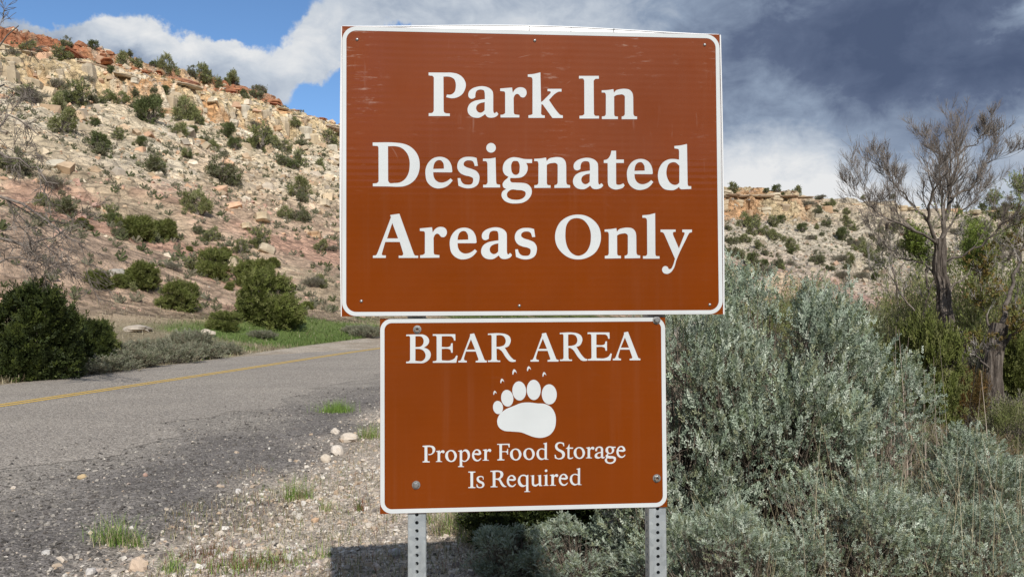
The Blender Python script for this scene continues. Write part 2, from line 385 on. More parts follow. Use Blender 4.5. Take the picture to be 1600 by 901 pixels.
# ------------------------------------------------------------------ ground sheet and hills
def terrain_colour(x, y, z):
    dr = road_dist(x, y); s, d = hill_sd(x, y)
    n1 = fbm(x * .9, y * .9, 71, 4); n2 = fbm(x / 6, y / 6, 73, 4); n3 = fbm(x / 18, y / 18, 75, 3)
    def C(r, g, b): return np.array([r, g, b])
    def mixc(a, b, w): w = np.clip(w, 0, 1)[:, None]; return a * (1 - w) + b * w
    one = np.ones((len(x), 1))
    c = one * C(.36, .30, .235)
    # shoulder: dark chips, then pale limestone gravel, then leaf litter
    c = mixc(c, one * C(.43, .37, .30), sstep(-.15, .25, n1))
    c = mixc(c, one * C(.185, .167, .152), (1 - sstep(6.7, 8.2, dr + 1.6 * n2 + .8 * n1)) * sstep(0, 2, dr))
    c = mixc(c, one * C(.29, .26, .225), (1 - sstep(4.6, 6.4, dr + 1.2 * n1 + .8 * n2)) * sstep(0, 2, dr))
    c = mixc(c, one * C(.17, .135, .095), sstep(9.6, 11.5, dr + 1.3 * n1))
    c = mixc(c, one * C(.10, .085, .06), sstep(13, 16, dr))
    c = mixc(c, one * C(.075, .08, .05), sstep(-28, -40, y) if False else 1 - sstep(-40, -28, y))
    # verge beyond the road
    vg = sstep(3.0, 3.6, -dr)
    c = mixc(c, one * C(.24, .20, .13), vg)
    green = vg * (1 - sstep(7.5, 10.5, -dr)) * sstep(26, 32, y) * sstep(-.28, .02, n2)
    # hillside bands
    dw = d + 7.0 * fbm(s / 26, d / 60, 21, 3) * (1 - .55 * sstep(60, 78, d))
    on = sstep(-2, 5, d) * (y > 0)
    soil = mixc(one * C(.50, .405, .30), one * C(.50, .375, .29), sstep(-.12, .2, n3))
    soil = mixc(soil, one * C(.51, .33, .255), sstep(.02, .3, n2) * (1 - sstep(24, 42, d)))
    talus = mixc(one * C(.56, .48, .36), one * C(.62, .56, .455), sstep(-.2, .25, n2))
    talus = mixc(talus, one * C(.54, .42, .31), sstep(.1, .35, n3) * .7)
    hc = mixc(soil, talus, sstep(24, 44, d + 12 * n3))
    cliff = mixc(one * C(.52, .42, .27), one * C(.50, .31, .17), sstep(.02, .3, n2)); cliff = mixc(cliff, one * C(.58, .52, .42), sstep(.08, .3, n1))
    hc = mixc(hc, cliff, sstep(73, 77, dw))
    red = mixc(one * C(.345, .15, .085), one * C(.36, .22, .15), sstep(.0, .3, n1))
    hc = mixc(hc, red, sstep(85.5, 88.5, dw + 3 * n2) * (1 - .65 * sstep(0, .3, fbm(x / 7, y / 7, 79, 3))))
    c = mixc(c, hc * np.array([1.27, 1.22, 1.13]), on)
    c = mixc(c, one * C(.10, .16, .035), green * .85)
    # far mesa
    yy = y - 104 - .05 * (x - 60); on2 = sstep(-5, 12, yy) * sstep(5, 25, x)
    on2 = on2 * (z > np.interp(d, LD, LZ) * .9 - 4) * (1 - (d > -3) * (s < 130))
    hc = mixc(one * C(.50, .37, .30), one * C(.48, .40, .315), sstep(-.1, .2, n3))
    hc = mixc(hc, one * C(.52, .33, .265), sstep(-.1, .12, n2) * (1 - sstep(34, 60, yy + 14 * n3)) * .95)
    hc = mixc(hc, one * C(.55, .48, .37), sstep(38, 70, yy + 20 * n3))
    hc = mixc(hc, mixc(one * C(.53, .42, .26), one * C(.50, .31, .17), sstep(0, .3, n2)), sstep(83, 90, yy) * (1 - .75 * sstep(68, 80, x)))
    c = mixc(c, hc * 1.05, on2)
    return np.clip(c, .01, .8)
def build_terrain():
    azf = np.radians(np.linspace(-39, 39, 600)); azc = np.radians(np.linspace(39, 321, 96)[1:-1])
    A = np.concatenate([azf, azc]); na = len(A)
    R = np.concatenate([np.geomspace(.6, 20, 190)[:-1], np.linspace(20, 60, 130)[:-1], np.linspace(60, 235, 330)[:-1], np.linspace(235, 600, 36), [1200, 3500]])
    nr = len(R)
    X = (R[:, None] * np.sin(A)[None, :]).ravel(); Y = (R[:, None] * np.cos(A)[None, :]).ravel()
    Z = H(X, Y)
    far = np.repeat(R, na) > 620; Z = np.where(far, 30 + 0 * Z, Z)
    cols = terrain_colour(X, Y, Z)
    i, j = np.meshgrid(np.arange(nr - 1), np.arange(na), indexing='ij'); j2 = (j + 1) % na
    F = np.stack([i * na + j, i * na + j2, (i + 1) * na + j2, (i + 1) * na + j], -1).reshape(-1, 4)[:, ::-1]
    V = np.stack([X, Y, Z], -1)
    fc = V[F].mean(1); s, d = hill_sd(fc[:, 0], fc[:, 1]); yy = fc[:, 1] - 104 - .05 * (fc[:, 0] - 60)
    left = (d > 1) & (fc[:, 1] > 0) & ((s < 135) | (yy < 0)); rightm = (~left) & (yy > -2) & (fc[:, 0] > -20); back = fc[:, 1] < -34
    back &= ~left
    gr = ~(left | rightm | back)
    res = []
    for nm, sel, mm in (('ground', gr, M_near), ('hill', left, M_far), ('mesa', rightm, M_far), ('canyon_side', back, M_far)):
        Fs = F[sel]; used = np.unique(Fs); mp = np.full(len(V), -1); mp[used] = np.arange(len(used))
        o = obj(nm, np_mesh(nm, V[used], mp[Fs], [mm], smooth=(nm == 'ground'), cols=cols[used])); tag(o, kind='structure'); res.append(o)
    # ground under the camera
    ring = V[:na]; cV = np.vstack([ring, [[0, 0, H(np.array([0.]), np.array([0.]))[0]]]])
    Fc = np.stack([np.arange(na), (np.arange(na) + 1) % na, np.full(na, na)], -1)[:, ::-1]
    o = res[0]; return res
TER = build_terrain()
GROUND, HILL, MESA = TER[0], TER[1], TER[2]

# ------------------------------------------------------------------ road
def ribbon(name, o0, o1, n, z, m, jit0=0, jit1=0, parent=None, i0=0, i1=None, step=1):
    P = RP[i0:i1:step]
    # resample by arclength
    L = np.concatenate([[0], np.cumsum(np.linalg.norm(np.diff(P, axis=0), axis=1))]); S = np.arange(0, L[-1], .35)
    P = np.stack([np.interp(S, L, P[:, 0]), np.interp(S, L, P[:, 1])], -1)
    T = np.gradient(P, axis=0); T /= np.linalg.norm(T, axis=1)[:, None]; N = np.stack([T[:, 1], -T[:, 0]], -1)
    a = o0 + jit0 * fbm(S * 1.2, S * 0, 91, 4); b = o1 + jit1 * fbm(S * 1.1, S * 0 + 5, 93, 5, .65)
    U = np.linspace(0, 1, n)
    off = a[:, None] * (1 - U) + b[:, None] * U
    V = P[:, None, :] + N[:, None, :] * off[..., None]; zz = np.full(V.shape[:2], z)
    V = np.concatenate([V, zz[..., None]], -1).reshape(-1, 3)
    i, j = np.meshgrid(np.arange(len(P) - 1), np.arange(n - 1), indexing='ij')
    F = np.stack([i * n + j, i * n + j + 1, (i + 1) * n + j + 1, (i + 1) * n + j], -1).reshape(-1, 4)
    return obj(name, np_mesh(name, V, F, [m]), parent)
road = tag(ribbon('road', -3.15, 4.7, 9, .004, M_asph, .12, .8), kind='structure')
def yellow():
    m, t, b = mat('worn_yellow_paint', rough=.8, spec=.2); P = tc(t)
    k = t.maprange(t.noise(P, 40, 5, .7), .46, .66, 0, .5)
    t.l.new(t.mix(k, (.68, .44, .09), (.36, .31, .23)), b.inputs['Base Color']); return m
M_yel = yellow()
for o0 in (-.17, .05):
    ribbon('centre_line', o0, o0 + .12, 2, .009, M_yel, .01, .01, road)

# ------------------------------------------------------------------ road sign
def hom(src, dst):
    A = []
    for (x, y), (u, v) in zip(src, dst):
        A.append([x, y, 1, 0, 0, 0, -u * x, -u * y, -u]); A.append([0, 0, 0, x, y, 1, -v * x, -v * y, -v])
    _, _, vt = np.linalg.svd(np.array(A)); return vt[-1].reshape(3, 3)
def app(Hm, p):
    p = np.atleast_2d(np.asarray(p, float)); q = np.c_[p, np.ones(len(p))] @ Hm.T; return q[:, :2] / q[:, 2:]
BW, BH, LW, LH = 1.2192, .9144, .9144, .6096
LOX, LTOP = -.0353, .922
HB = hom([(534.5, 41), (1124, 55), (1132, 490), (532, 494)], [(-BW / 2, 0), (BW / 2, 0), (BW / 2, -BH), (-BW / 2, -BH)])
HL = hom([(594, 499), (1037, 497), (1041, 791.5), (595, 802)], [(LOX - LW / 2, -LTOP), (LOX + LW / 2, -LTOP), (LOX + LW / 2, -LTOP - LH), (LOX - LW / 2, -LTOP - LH)])
def contour(s, fr):
    x0, y0, sc = fr; pts = []; cor = []
    for tk in s.split():
        c = tk.endswith('c'); tk = tk.rstrip('c'); a, b = tk.split(','); pts.append((float(a), float(b))); cor.append(c)
    P = np.array(pts); n = len(P); out = []
    for i in range(n):
        j = (i + 1) % n; p, q = P[i], P[j]
        if cor[i] and cor[j]: out.append(p); continue
        L = np.linalg.norm(q - p)
        def tan(k):
            a, b, c = P[k - 1], P[k], P[(k + 1) % n]
            d1 = np.linalg.norm(b - a); d2 = np.linalg.norm(c - b)
            v = (b - a) / d1 ** 2 * d2 * d1 + (c - b) / d2 ** 2 * d1 * d2
            v = (b - a) * (d2 / d1) + (c - b) * (d1 / d2); return v / (np.linalg.norm(v) + 1e-9)
        m1 = (q - p) if cor[i] else tan(i) * L; m2 = (q - p) if cor[j] else tan(j) * L
        for u in np.linspace(0, 1, 6, endpoint=False):
            out.append((2 * u**3 - 3 * u**2 + 1) * p + (u**3 - 2 * u**2 + u) * m1 + (-2 * u**3 + 3 * u**2) * q + (u**3 - u**2) * m2)
    O = np.array(out); return O / sc + np.array([x0, y0])
def ell(cx, cy, rx, ry, fr, rot=0, n=28):
    a = np.linspace(0, 2 * np.pi, n, endpoint=False); x = rx * np.cos(a); y = ry * np.sin(a); c, s = math.cos(rot), math.sin(rot)
    return np.stack([cx + c * x - s * y, cy + s * x + c * y], -1) / fr[2] + np.array(fr[:2])
F1 = (660, 104, 9.383); F2 = (775, 104, 9.383); F3 = (895, 104, 9.383); F4 = (575, 214, 9.383); F5 = (695, 216, 8.344); F6 = (780, 216, 8.344)
F7 = (890, 214, 9.383); F8 = (975, 214, 9.383); G1 = (575, 325, 9.383); G2 = (690, 325, 9.383); G3 = (770, 325, 9.383); G4 = (860, 325, 9.383); G5 = (980, 330, 8.664)
B = {}   # bold letters traced on the upper panel
B['P'] = [contour('93,88c 330,90c 430,91 520,110 598,165 640,262 625,340 585,405 520,447 430,463 350,447c 362,410c 420,410 470,375 492,300 490,240 468,185 425,157 375,147 311,148c 313,640c 322,668 345,682c 404,686c 404,722c 93,722c 93,680c 150,672 168,645c 170,160c 150,138 115,133c 93,130c', F1)]
B['a'] = [contour('675,410 685,370 730,325 800,298 870,288 950,300 1005,330 1035,370 1042,420c 1042,640c 1050,672 1065,682 1085,665 1095,664c 1118,692c 1095,722 1060,740 1010,748 960,738 922,695c 880,725 840,745 790,748 720,728 675,680 665,620 690,555 760,505 840,487 920,476c 918,390c 905,350 870,338 830,340 800,355 782,395 778,450c 745,468 715,470 685,450', F1),
          contour('918,520c 915,640c 880,668 850,675 805,650 790,605 805,565 850,535', F1)]
B['r'] = [contour('65,322c 240,308c 250,385c 275,345 320,312 380,305 430,325 453,370 445,420 410,452 370,445 340,410 310,400 280,420 262,460c 265,670c 275,695 300,702c 347,708c 347,744c 70,744c 70,705c 110,700 138,680c 138,385c 125,365 100,362c 65,358c', F2)]
B['k'] = [contour('470,118c 560,110 655,88c 665,520c 690,505c 800,395c 808,375 800,366 760,362c 760,328c 965,328c 965,368c 920,370 890,385 780,490c 920,680 945,705 985,715c 985,752c 832,752c 690,555c 670,552c 665,690c 680,708 720,715c 720,750c 480,750c 480,712c 520,705 540,695c 540,190c 530,165 500,155 470,152c', F2)]
B['I'] = [contour('95,140c 386,140c 386,182c 330,188 310,210c 315,690c 325,712 390,722c 390,760c 103,760c 103,720c 155,712 175,695c 172,210c 160,185 95,180c', F3)]
B['n'] = [contour('428,350c 520,345 600,333c 607,385c 640,350 700,333 770,328 840,345 880,395 890,450c 893,690c 905,720 948,732c 948,770c 722,770c 722,732c 755,720 768,700c 768,480c 762,430 730,410 690,412 640,422 610,440c 612,700c 620,722 667,732c 667,768c 432,768c 432,730c 480,718 490,695c 490,420c 480,390 428,382c', F3)]
B['D'] = [contour('65,75c 400,78 500,90 600,125 690,200 740,290 757,400 745,500 700,600 620,675 520,715 430,722 300,718 65,716c 65,675c 130,665 150,645c 150,150c 140,130 105,125c 65,122c', F4),
          contour('290,130c 400,130 470,145 530,185 580,250 605,330 608,430 585,540 530,620 460,660 380,668 310,665 290,635c', F4)]
B['e'] = [contour('515,495c 500,400 455,325 390,288 320,280 230,305 160,370 122,460 120,550 145,650 200,710 270,742 350,742 430,715 490,665 520,625c 490,597c 440,635 390,655 330,658 270,625 240,570 233,508c 480,508c 505,505 515,495c', G2),
          contour('233,460c 240,410 265,355 305,330 345,332 380,370 392,455c', G2)]
B['s'] = [contour('582,418c 572,380 555,350 500,335 450,345 422,375 425,410 450,430 540,462 610,495 650,560 650,620 625,690 570,730 500,745 420,737 345,708c 333,598c 372,596c 385,640 420,680 480,693 540,680 560,630 555,595 520,575 440,555 370,520 332,460 330,390 360,330 420,293 500,283 560,287 610,300c 628,415c', G3)]
B['i'] = [contour('500,260c 600,258 665,247c 672,560c 680,588 724,600c 724,635c 502,635c 502,600c 545,595 560,570c 558,325c 548,300 500,292c', F5), ell(606, 120, 63, 63, F5)]
B['g'] = [contour('50,385 65,320 110,270 180,243 250,248 330,265 435,268c 432,318c 355,318c 372,350 375,400 350,460 300,500 220,512 150,512c 145,535 155,560 220,572 300,575 370,590 420,640 430,700 400,770 330,825 230,843 130,835 65,800 33,735 45,690 95,655c 60,635 48,590 70,550 110,515 125,497c 80,470 55,430', F6),
          contour('160,385 165,325 185,295 215,290 245,295 268,335 270,400 260,450 235,470 200,468 175,445', F6), contour('165,663 240,668 310,675 345,695 348,730 320,770 270,792 200,795 150,785 110,755 105,715 125,685', F6)]
B['t'] = [contour('508,335c 560,320 600,270 620,197c 688,197c 690,325c 803,325c 803,375c 688,375c 690,650c 695,685 730,695 770,685 797,672c 815,705c 790,735 740,755 680,763 620,745 580,710 568,660c 565,378c 508,375c', F7)]
B['d'] = [contour('745,128c 830,120 930,100c 942,680c 950,708 995,715c 995,755c 850,760c 825,745 820,722c 790,745 740,770 680,772 600,755 540,695 510,610 508,520 535,430 590,360 670,322 740,318 815,328c 815,215c 805,175 775,168c 745,162c', F8),
          contour('820,415c 820,665c 790,690 740,695 690,670 650,610 630,530 638,450 665,390 710,367 760,368', F8)]
B['A'] = [contour('320,95c 455,75c 665,660c 680,685 730,690c 730,724c 443,724c 443,690c 500,685 512,665c 460,490c 245,490c 200,640c 195,675 255,688c 252,724c 62,724c 62,690c 110,682 130,650c 330,130c', G1), contour('350,212c 435,438c 272,438c', G1)]
B['O'] = [contour('410,88 520,103 640,170 715,260 750,390 735,520 670,640 560,715 410,745 280,718 170,640 100,540 75,420 95,300 150,200 250,125', G4), contour('405,140 480,160 545,220 590,310 603,430 580,560 520,650 410,692 330,660 265,580 232,470 228,350 245,240 300,165', G4)]
B['l'] = [contour('215,47c 310,38 388,18c 393,570c 400,592 450,600c 450,633c 225,633c 225,598c 270,592 283,570c 278,115c 268,90 215,80c', G5)]
B['y'] = [contour('462,240c 667,240c 667,270c 635,275 630,305c 712,495c 790,295c 785,280 757,275c 757,240c 888,240c 888,275c 855,285 835,315c 680,650 640,770 600,820 550,840 500,820 485,780 500,745 530,733 560,745 580,775 605,770 630,730 660,635c 510,295c 495,280 462,272c', G5)]
REFB = {'n': (941.0, 185.9), 'a': (730.9, 183.7), 'r': (782.5, 183.3), 'e': (702.8, 404.1), 's': (805.2, 404.4)}
C1 = (630, 512, 12.51); C2 = (710, 512, 12.51); S1 = (655, 685, 18.025); S2 = (715, 685, 18.025); S3 = (775, 680, 18.025); S4 = (850, 680, 18.025); S5 = (905, 680, 18.025)
S6 = (725, 725, 18.025); S7 = (790, 725, 18.025); S8 = (850, 725, 18.025)
R_ = {}
R_['B'] = [contour('62,148c 300,145 400,150 470,190 505,250 500,310 465,360 405,400c 470,425 520,470 540,540 520,610 460,670 390,700 300,702c 62,702c 62,672c 115,665 138,640c 138,200c 125,180 62,178c', C1), contour('240,180c 300,178 360,190 395,240 400,290 385,340 340,380 300,388 240,390c', C1), contour('240,425c 330,428 390,455 430,510 438,570 415,625 370,660 300,662 240,655c', C1)]
R_['E'] = [contour('577,140c 1015,140c 1018,265c 990,265c 975,215 940,185 880,180 752,180c 752,388c 880,388 915,375 935,318c 965,315c 965,500c 935,500c 920,445 885,428 752,426c 752,620c 760,645 800,650 930,645 1000,610 1035,553c 1062,560c 1035,694c 580,694c 580,665c 640,655 655,640c 652,195c 640,178 577,172c', C1)]
R_['A'] = [contour('300,140c 380,125c 575,620c 590,645 628,655c 626,688c 412,688c 412,658c 455,650 468,635c 412,478c 222,478c 185,600c 190,640 240,658c 238,688c 75,688c 75,658c 115,650 135,620c 300,180c', C2), contour('318,240c 400,440c 235,440c', C2)]
R_['R'] = [contour('648,130c 900,125 990,140 1060,180 1092,250 1080,320 1040,380 975,405c 1120,610 1150,635 1188,642c 1188,675c 1120,680 1075,670 1020,620 880,440 850,425c 815,425c 818,620c 830,645 890,652c 888,680c 650,680c 650,650c 705,645 722,620c 720,175c 710,160 648,158c', C2), contour('812,165c 890,160 950,180 985,230 992,300 960,355 900,380 812,388c', C2)]
Q = {}
Q['P'] = [contour('105,200c 330,195 410,215 455,270 455,340 410,410 340,455 275,462c 268,430c 330,430 370,400 385,340 375,280 340,242 290,235 238,238c 240,600c 248,625 305,635c 305,665c 108,665c 108,635c 150,628 162,600c 160,250c 150,238 105,230c', S1)]
Q['r'] = [contour('485,350c 590,330c 595,378c 625,345 665,325 705,335 722,365 710,395 690,410 650,392 625,392 597,430c 597,600c 605,625 655,635c 652,652c 478,652c 478,635c 515,628 527,605c 527,390c 518,375 485,368c', S1)]
Q['o'] = [contour('903,318 985,340 1040,400 1065,475 1045,560 990,630 905,655 830,635 765,575 740,490 755,410 815,345', S1), contour('890,350 950,375 985,440 995,520 965,590 910,622 855,595 825,530 815,450 840,375', S1)]
Q['p'] = [contour('1098,345c 1200,318c 1215,370c 1250,325 1300,303 1350,310 1400,350 1430,430 1425,520 1380,600 1310,645 1250,648 1215,632c 1215,745c 1225,770 1265,778c 1265,795c 1100,795c 1100,775c 1135,768 1148,745c 1145,385c 1140,368 1098,362c', S1), contour('1212,400c 1245,365 1290,355 1330,380 1362,440 1368,510 1345,580 1300,618 1250,618 1213,590c', S1)]
Q['e'] = [contour('668,425c 650,360 600,310 545,298 480,320 430,380 408,460 425,550 470,610 530,635 590,630 640,595 668,550c 650,545c 610,580 570,598 520,580 480,530 465,450c 640,450 668,425c', S2), contour('472,412c 490,365 520,335 555,335 590,370 602,410c', S2)]
Q['F'] = [contour('30,240c 378,235c 380,335c 352,338c 340,290 320,270 280,268 165,270c 163,445c 240,445 290,440 308,420 312,378c 335,378c 335,535c 310,535c 300,490 280,475 163,472c 165,640c 175,665 235,675c 232,700c 35,702c 35,675c 80,665 95,640c 92,285c 85,270 30,265c', S3)]
Q['d'] = [contour('900,130c 1000,102c 1000,540c 1010,560 1050,570c 1045,580c 945,580c 938,558c 900,580 860,592 800,580 745,530 715,460 715,390 745,320 800,280 860,265 938,285c 938,165c 930,150 900,145c', S8), contour('938,320c 938,530c 900,550 850,545 800,500 780,430 785,350 825,300 880,298', S8)]
Q['S'] = [contour('285,545c 310,548 330,600 370,640 430,640 485,610 500,555 480,500 400,450 330,400 298,330 305,270 350,215 420,192 490,200 545,215c 555,305c 530,305c 515,255 480,232 420,232 375,260 362,310 385,360 460,405 540,450 575,520 565,590 520,645 450,672 370,668 295,640c', S4)]
Q['t'] = [contour('598,370c 650,335 670,295 692,252c 700,252c 703,342c 805,345c 800,378c 703,380c 700,590c 705,625 740,632 800,612c 805,632c 770,655 730,668 690,665 655,640 648,590c 645,380c 598,378c', S4)]
Q['a'] = [contour('430,415 445,365 500,325 560,315 620,335 650,385 650,430c 650,590c 658,612 695,600c 698,620c 670,645 640,652 605,635 592,618c 560,640 520,655 470,650 425,620 415,575 435,525 490,490 592,462c 590,400c 580,365 550,352 515,355 490,385 480,435 455,450 435,440', S5), contour('590,492c 590,595c 560,612 520,610 490,590 485,555 510,520', S5)]
Q['g'] = [contour('718,415 735,360 790,318 850,310 910,322 1000,322c 998,355c 940,358c 960,400 950,460 910,505 850,525 800,525c 785,545 795,568 850,580 940,590 1000,620 1012,680 985,745 920,790 840,800 760,780 710,735 700,685 745,630c 725,600 725,570 760,530 775,512c 735,480', S5), contour('790,420 800,360 840,345 880,365 900,420 885,480 850,500 810,480', S5), contour('765,652 850,655 930,655 955,680 940,725 890,755 830,760 780,740 760,700', S5)]
Q['I'] = [contour('125,200c 325,200c 323,228c 270,235 260,255c 260,605c 270,628 325,638c 322,662c 125,662c 125,638c 180,628 188,605c 185,255c 175,235 125,225c', S6)]
Q['s'] = [contour('532,425c 530,375 500,355 460,355 425,370 415,395 430,430 480,465 540,495 575,550 565,610 520,650 450,662 400,655 360,635c 355,555c 375,555c 390,600 420,630 460,635 500,620 520,585 500,545 440,520 385,480 360,430 365,375 405,335 465,325 520,332 548,345c 555,425c', S6)]
Q['R'] = [contour('745,180c 1000,178 1060,195 1100,250 1100,310 1070,365 1020,405c 1130,575 1155,600 1192,615c 1190,632c 1140,635 1090,620 1050,580 960,440 930,430 885,428c 885,580c 895,610 945,618c 942,640c 750,640c 750,615c 800,605 812,585c 808,235c 800,215 745,210c', S6), contour('885,215c 950,212 1000,225 1025,275 1015,340 975,385 885,395c', S6)]
Q['q'] = [contour('632,290c 635,720c 640,750 685,758c 683,772c 522,775c 522,758c 565,748 572,725c 572,592c 540,615 490,632 430,625 375,580 342,500 345,420 385,340 440,300 500,288 560,300 590,315c 625,290c', S7), contour('570,360c 572,570c 540,585 490,580 440,535 408,460 410,390 450,335 500,325 545,335', S7)]
Q['u'] = [contour('680,320c 795,300c 792,520c 795,555 830,570 870,560 928,530c 922,340c 915,325 868,318c 990,295c 992,560c 1000,580 1028,590c 1025,608c 938,608c 932,572c 890,595 850,618 800,615 755,595 735,555 732,510 730,350c 722,330 680,325c', S7)]
Q['i'] = [contour('1060,312c 1165,285c 1165,555c 1175,575 1200,585c 1200,600c 1060,602c 1060,588c 1095,578 1100,560c 1100,340c 1095,325 1060,320c', S7), ell(1130, 180, 37, 37, S7, n=14)]
REFQ = {'o': (696.05, 721.3), 'r': (681.5, 721.2), 'd': (889.5, 757.7), 'e': (737.6, 720.2)}
REFC = {'E': (676.4, 567.5), 'A': (716.0, 567.0), 'R': (762.0, 566.4)}
def glyph(table, ref, Hm, ch, at=None):
    out = [app(Hm, c) for c in table[ch]]
    if at is not None:
        d = app(Hm, at)[0] - app(Hm, ref[ch])[0]; out = [c + d for c in out]
    return out
def flat_fill(name, contours, y, m, parent):
    """closed outlines (sign plane x, z) filled as one thin printed sheet at depth y"""
    cu = bpy.data.curves.new(name, 'CURVE'); cu.dimensions = '2D'; cu.fill_mode = 'BOTH'; cu.resolution_u = 1
    for c in contours:
        sp = cu.splines.new('POLY'); sp.points.add(len(c) - 1); sp.use_cyclic_u = True
        sp.points.foreach_set('co', np.c_[c, np.zeros(len(c)), np.ones(len(c))].astype(np.float32).ravel())
    co = bpy.data.objects.new('tmp', cu); COL.objects.link(co)
    dg = bpy.context.evaluated_depsgraph_get(); me = bpy.data.meshes.new_from_object(co.evaluated_get(dg))
    bpy.data.objects.remove(co); bpy.data.curves.remove(cu)
    n = len(me.vertices); a = np.empty(n * 3, dtype=np.float32); me.vertices.foreach_get('co', a); a = a.reshape(-1, 3)
    v = np.stack([a[:, 0], np.full(n, y), SIGN_TOP + a[:, 1]], -1).astype(np.float32); me.vertices.foreach_set('co', v.ravel())
    me.materials.clear(); me.materials.append(m); me.name = name; me.update()
    return obj(name, me, parent)
def sheeting(name, base, scuff, ripple):
    m, t, b = mat(name, rough=.28, spec=.5); P = tc(t)
    c = base if isinstance(base, tuple) else base
    n1 = t.noise(t.vmath('MULTIPLY', P, (14, 1, 75)), 1.0, 5, .7)      # short horizontal rub marks
    n2 = t.noise(P, 4.2, 4, .6); n3 = t.noise(t.vmath('MULTIPLY', P, (60, 1, 7)), 1.0, 3, .6)
    sep = t.n.new('ShaderNodeSeparateXYZ'); t.l.new(P, sep.inputs[0])
    hi = t.maprange(sep.outputs[2], SIGN_TOP - .62, SIGN_TOP - .02, .02, .62)
    k = t.math('MULTIPLY', t.math('MULTIPLY', t.maprange(n1, .53, .70, 0, 1), t.maprange(n2, .50, .62, 0, 1)), hi)
    k = t.math('ADD', k, t.math('MULTIPLY', t.math('MULTIPLY', t.maprange(n3, .60, .74, 0, .6), t.maprange(t.noise(P, 2.6, 3, .5), .52, .66, 0, 1)), hi))
    v = t.noise(P, 2.0, 4, .6)
    cc = t.mix(t.maprange(v, .3, .7, 0, 1), (base[0] * .93, base[1] * .93, base[2] * .93), (base[0] * 1.06, base[1] * 1.06, base[2] * 1.06))
    scr = t.voro(t.vmath('ADD', t.vmath('MULTIPLY', P, (5, 1, 9)), t.noise(P, 2.0, 2, .5, 0, True)), 1.0, 'Distance', 'DISTANCE_TO_EDGE')
    k = t.math('ADD', k, t.math('MULTIPLY', t.math('MULTIPLY', t.maprange(scr, .0, .010, .9, 0), t.maprange(t.noise(P, 7.5, 3, .6), .60, .68, 0, 1)), hi))
    stk = t.math('MULTIPLY', t.maprange(t.noise(t.vmath('MULTIPLY', P, (26, 1, .9)), 1.0, 5, .6), .48, .75, 0, .045), t.maprange(t.noise(P, 1.7, 3, .5), .4, .65, .2, 1))
    cc = t.mix(stk, cc, (.40, .27, .19))
    cc = t.mix(t.math('MULTIPLY', k, scuff), cc, (.62, .50, .42)); t.l.new(cc, b.inputs['Base Color'])
    b.inputs['Specular IOR Level'].default_value = .10; b.inputs['Coat Weight'].default_value = .62; b.inputs['Coat Roughness'].default_value = .06
    t.put(b.inputs['Roughness'], t.maprange(t.noise(P, 6, 5, .7), .3, .7, .3, .5, False))
    wv = t.math('SINE', t.math('MULTIPLY', t.math('ADD', sep.outputs[2], t.math('MULTIPLY', t.noise(P, 3, 2, .5), .01)), 2 * math.pi / .0205))
    h = t.math('ADD', t.math('MULTIPLY', wv, ripple), t.math('MULTIPLY', t.noise(P, 2.2, 3, .5), .35)); bump(t, b, h, .5, .0022)
    n = t.n[b.name]; 
    for l in list(b.inputs['Normal'].links): t.l.new(l.from_socket, b.inputs['Coat Normal'])
    return m
M_brown = sheeting('brown_reflective_sheeting', (.195, .0365, .0004), .60, .035)
M_white = sheeting('white_reflective_sheeting', (.62, .655, .665), .0, .02)
M_alu, _t1, _b1 = mat('bare_aluminium', (.78, .79, .80), .42, .85, .5)
M_galv = None
def galv():
    m, t, b = mat('galvanised_steel', rough=.5, metal=.55, spec=.5); P = tc(t)
    v = t.voro(P, 55, 'Color'); s = t.n.new('ShaderNodeSeparateXYZ'); t.l.new(v, s.inputs[0])
    c = t.mix(t.math('ADD', t.math('MULTIPLY', s.outputs[0], .5), t.math('MULTIPLY', t.noise(t.vmath('MULTIPLY', P, (30, 30, 2)), 1, 4, .6), .5)), (.36, .40, .43), (.56, .60, .61))
    c = t.mix(t.maprange(t.noise(t.vmath('MULTIPLY', P, (14, 14, 3)), 1, 6, .7), .50, .68, 0, .55), c, (.27, .29, .30))
    c = t.mix(t.maprange(t.noise(t.vmath('MULTIPLY', P, (1, 1, .35)), 38, 5, .7), .66, .76, 0, .75), c, (.20, .12, .07))
    t.l.new(c, b.inputs['Base Color']); t.put(b.inputs['Roughness'], t.maprange(s.outputs[1], 0, 1, .42, .6, False)); return m
M_galv = galv()
M_bolt, _t2, _b2 = mat('zinc_bolt', (.42, .42, .41), .38, .8, .5)
M_rust = simple_var('rusty_washer', (.33, .26, .21), (.16, .09, .055), 90, .6)
SIGN = empty('road_sign', tuple(SIGN_ORG), 0)
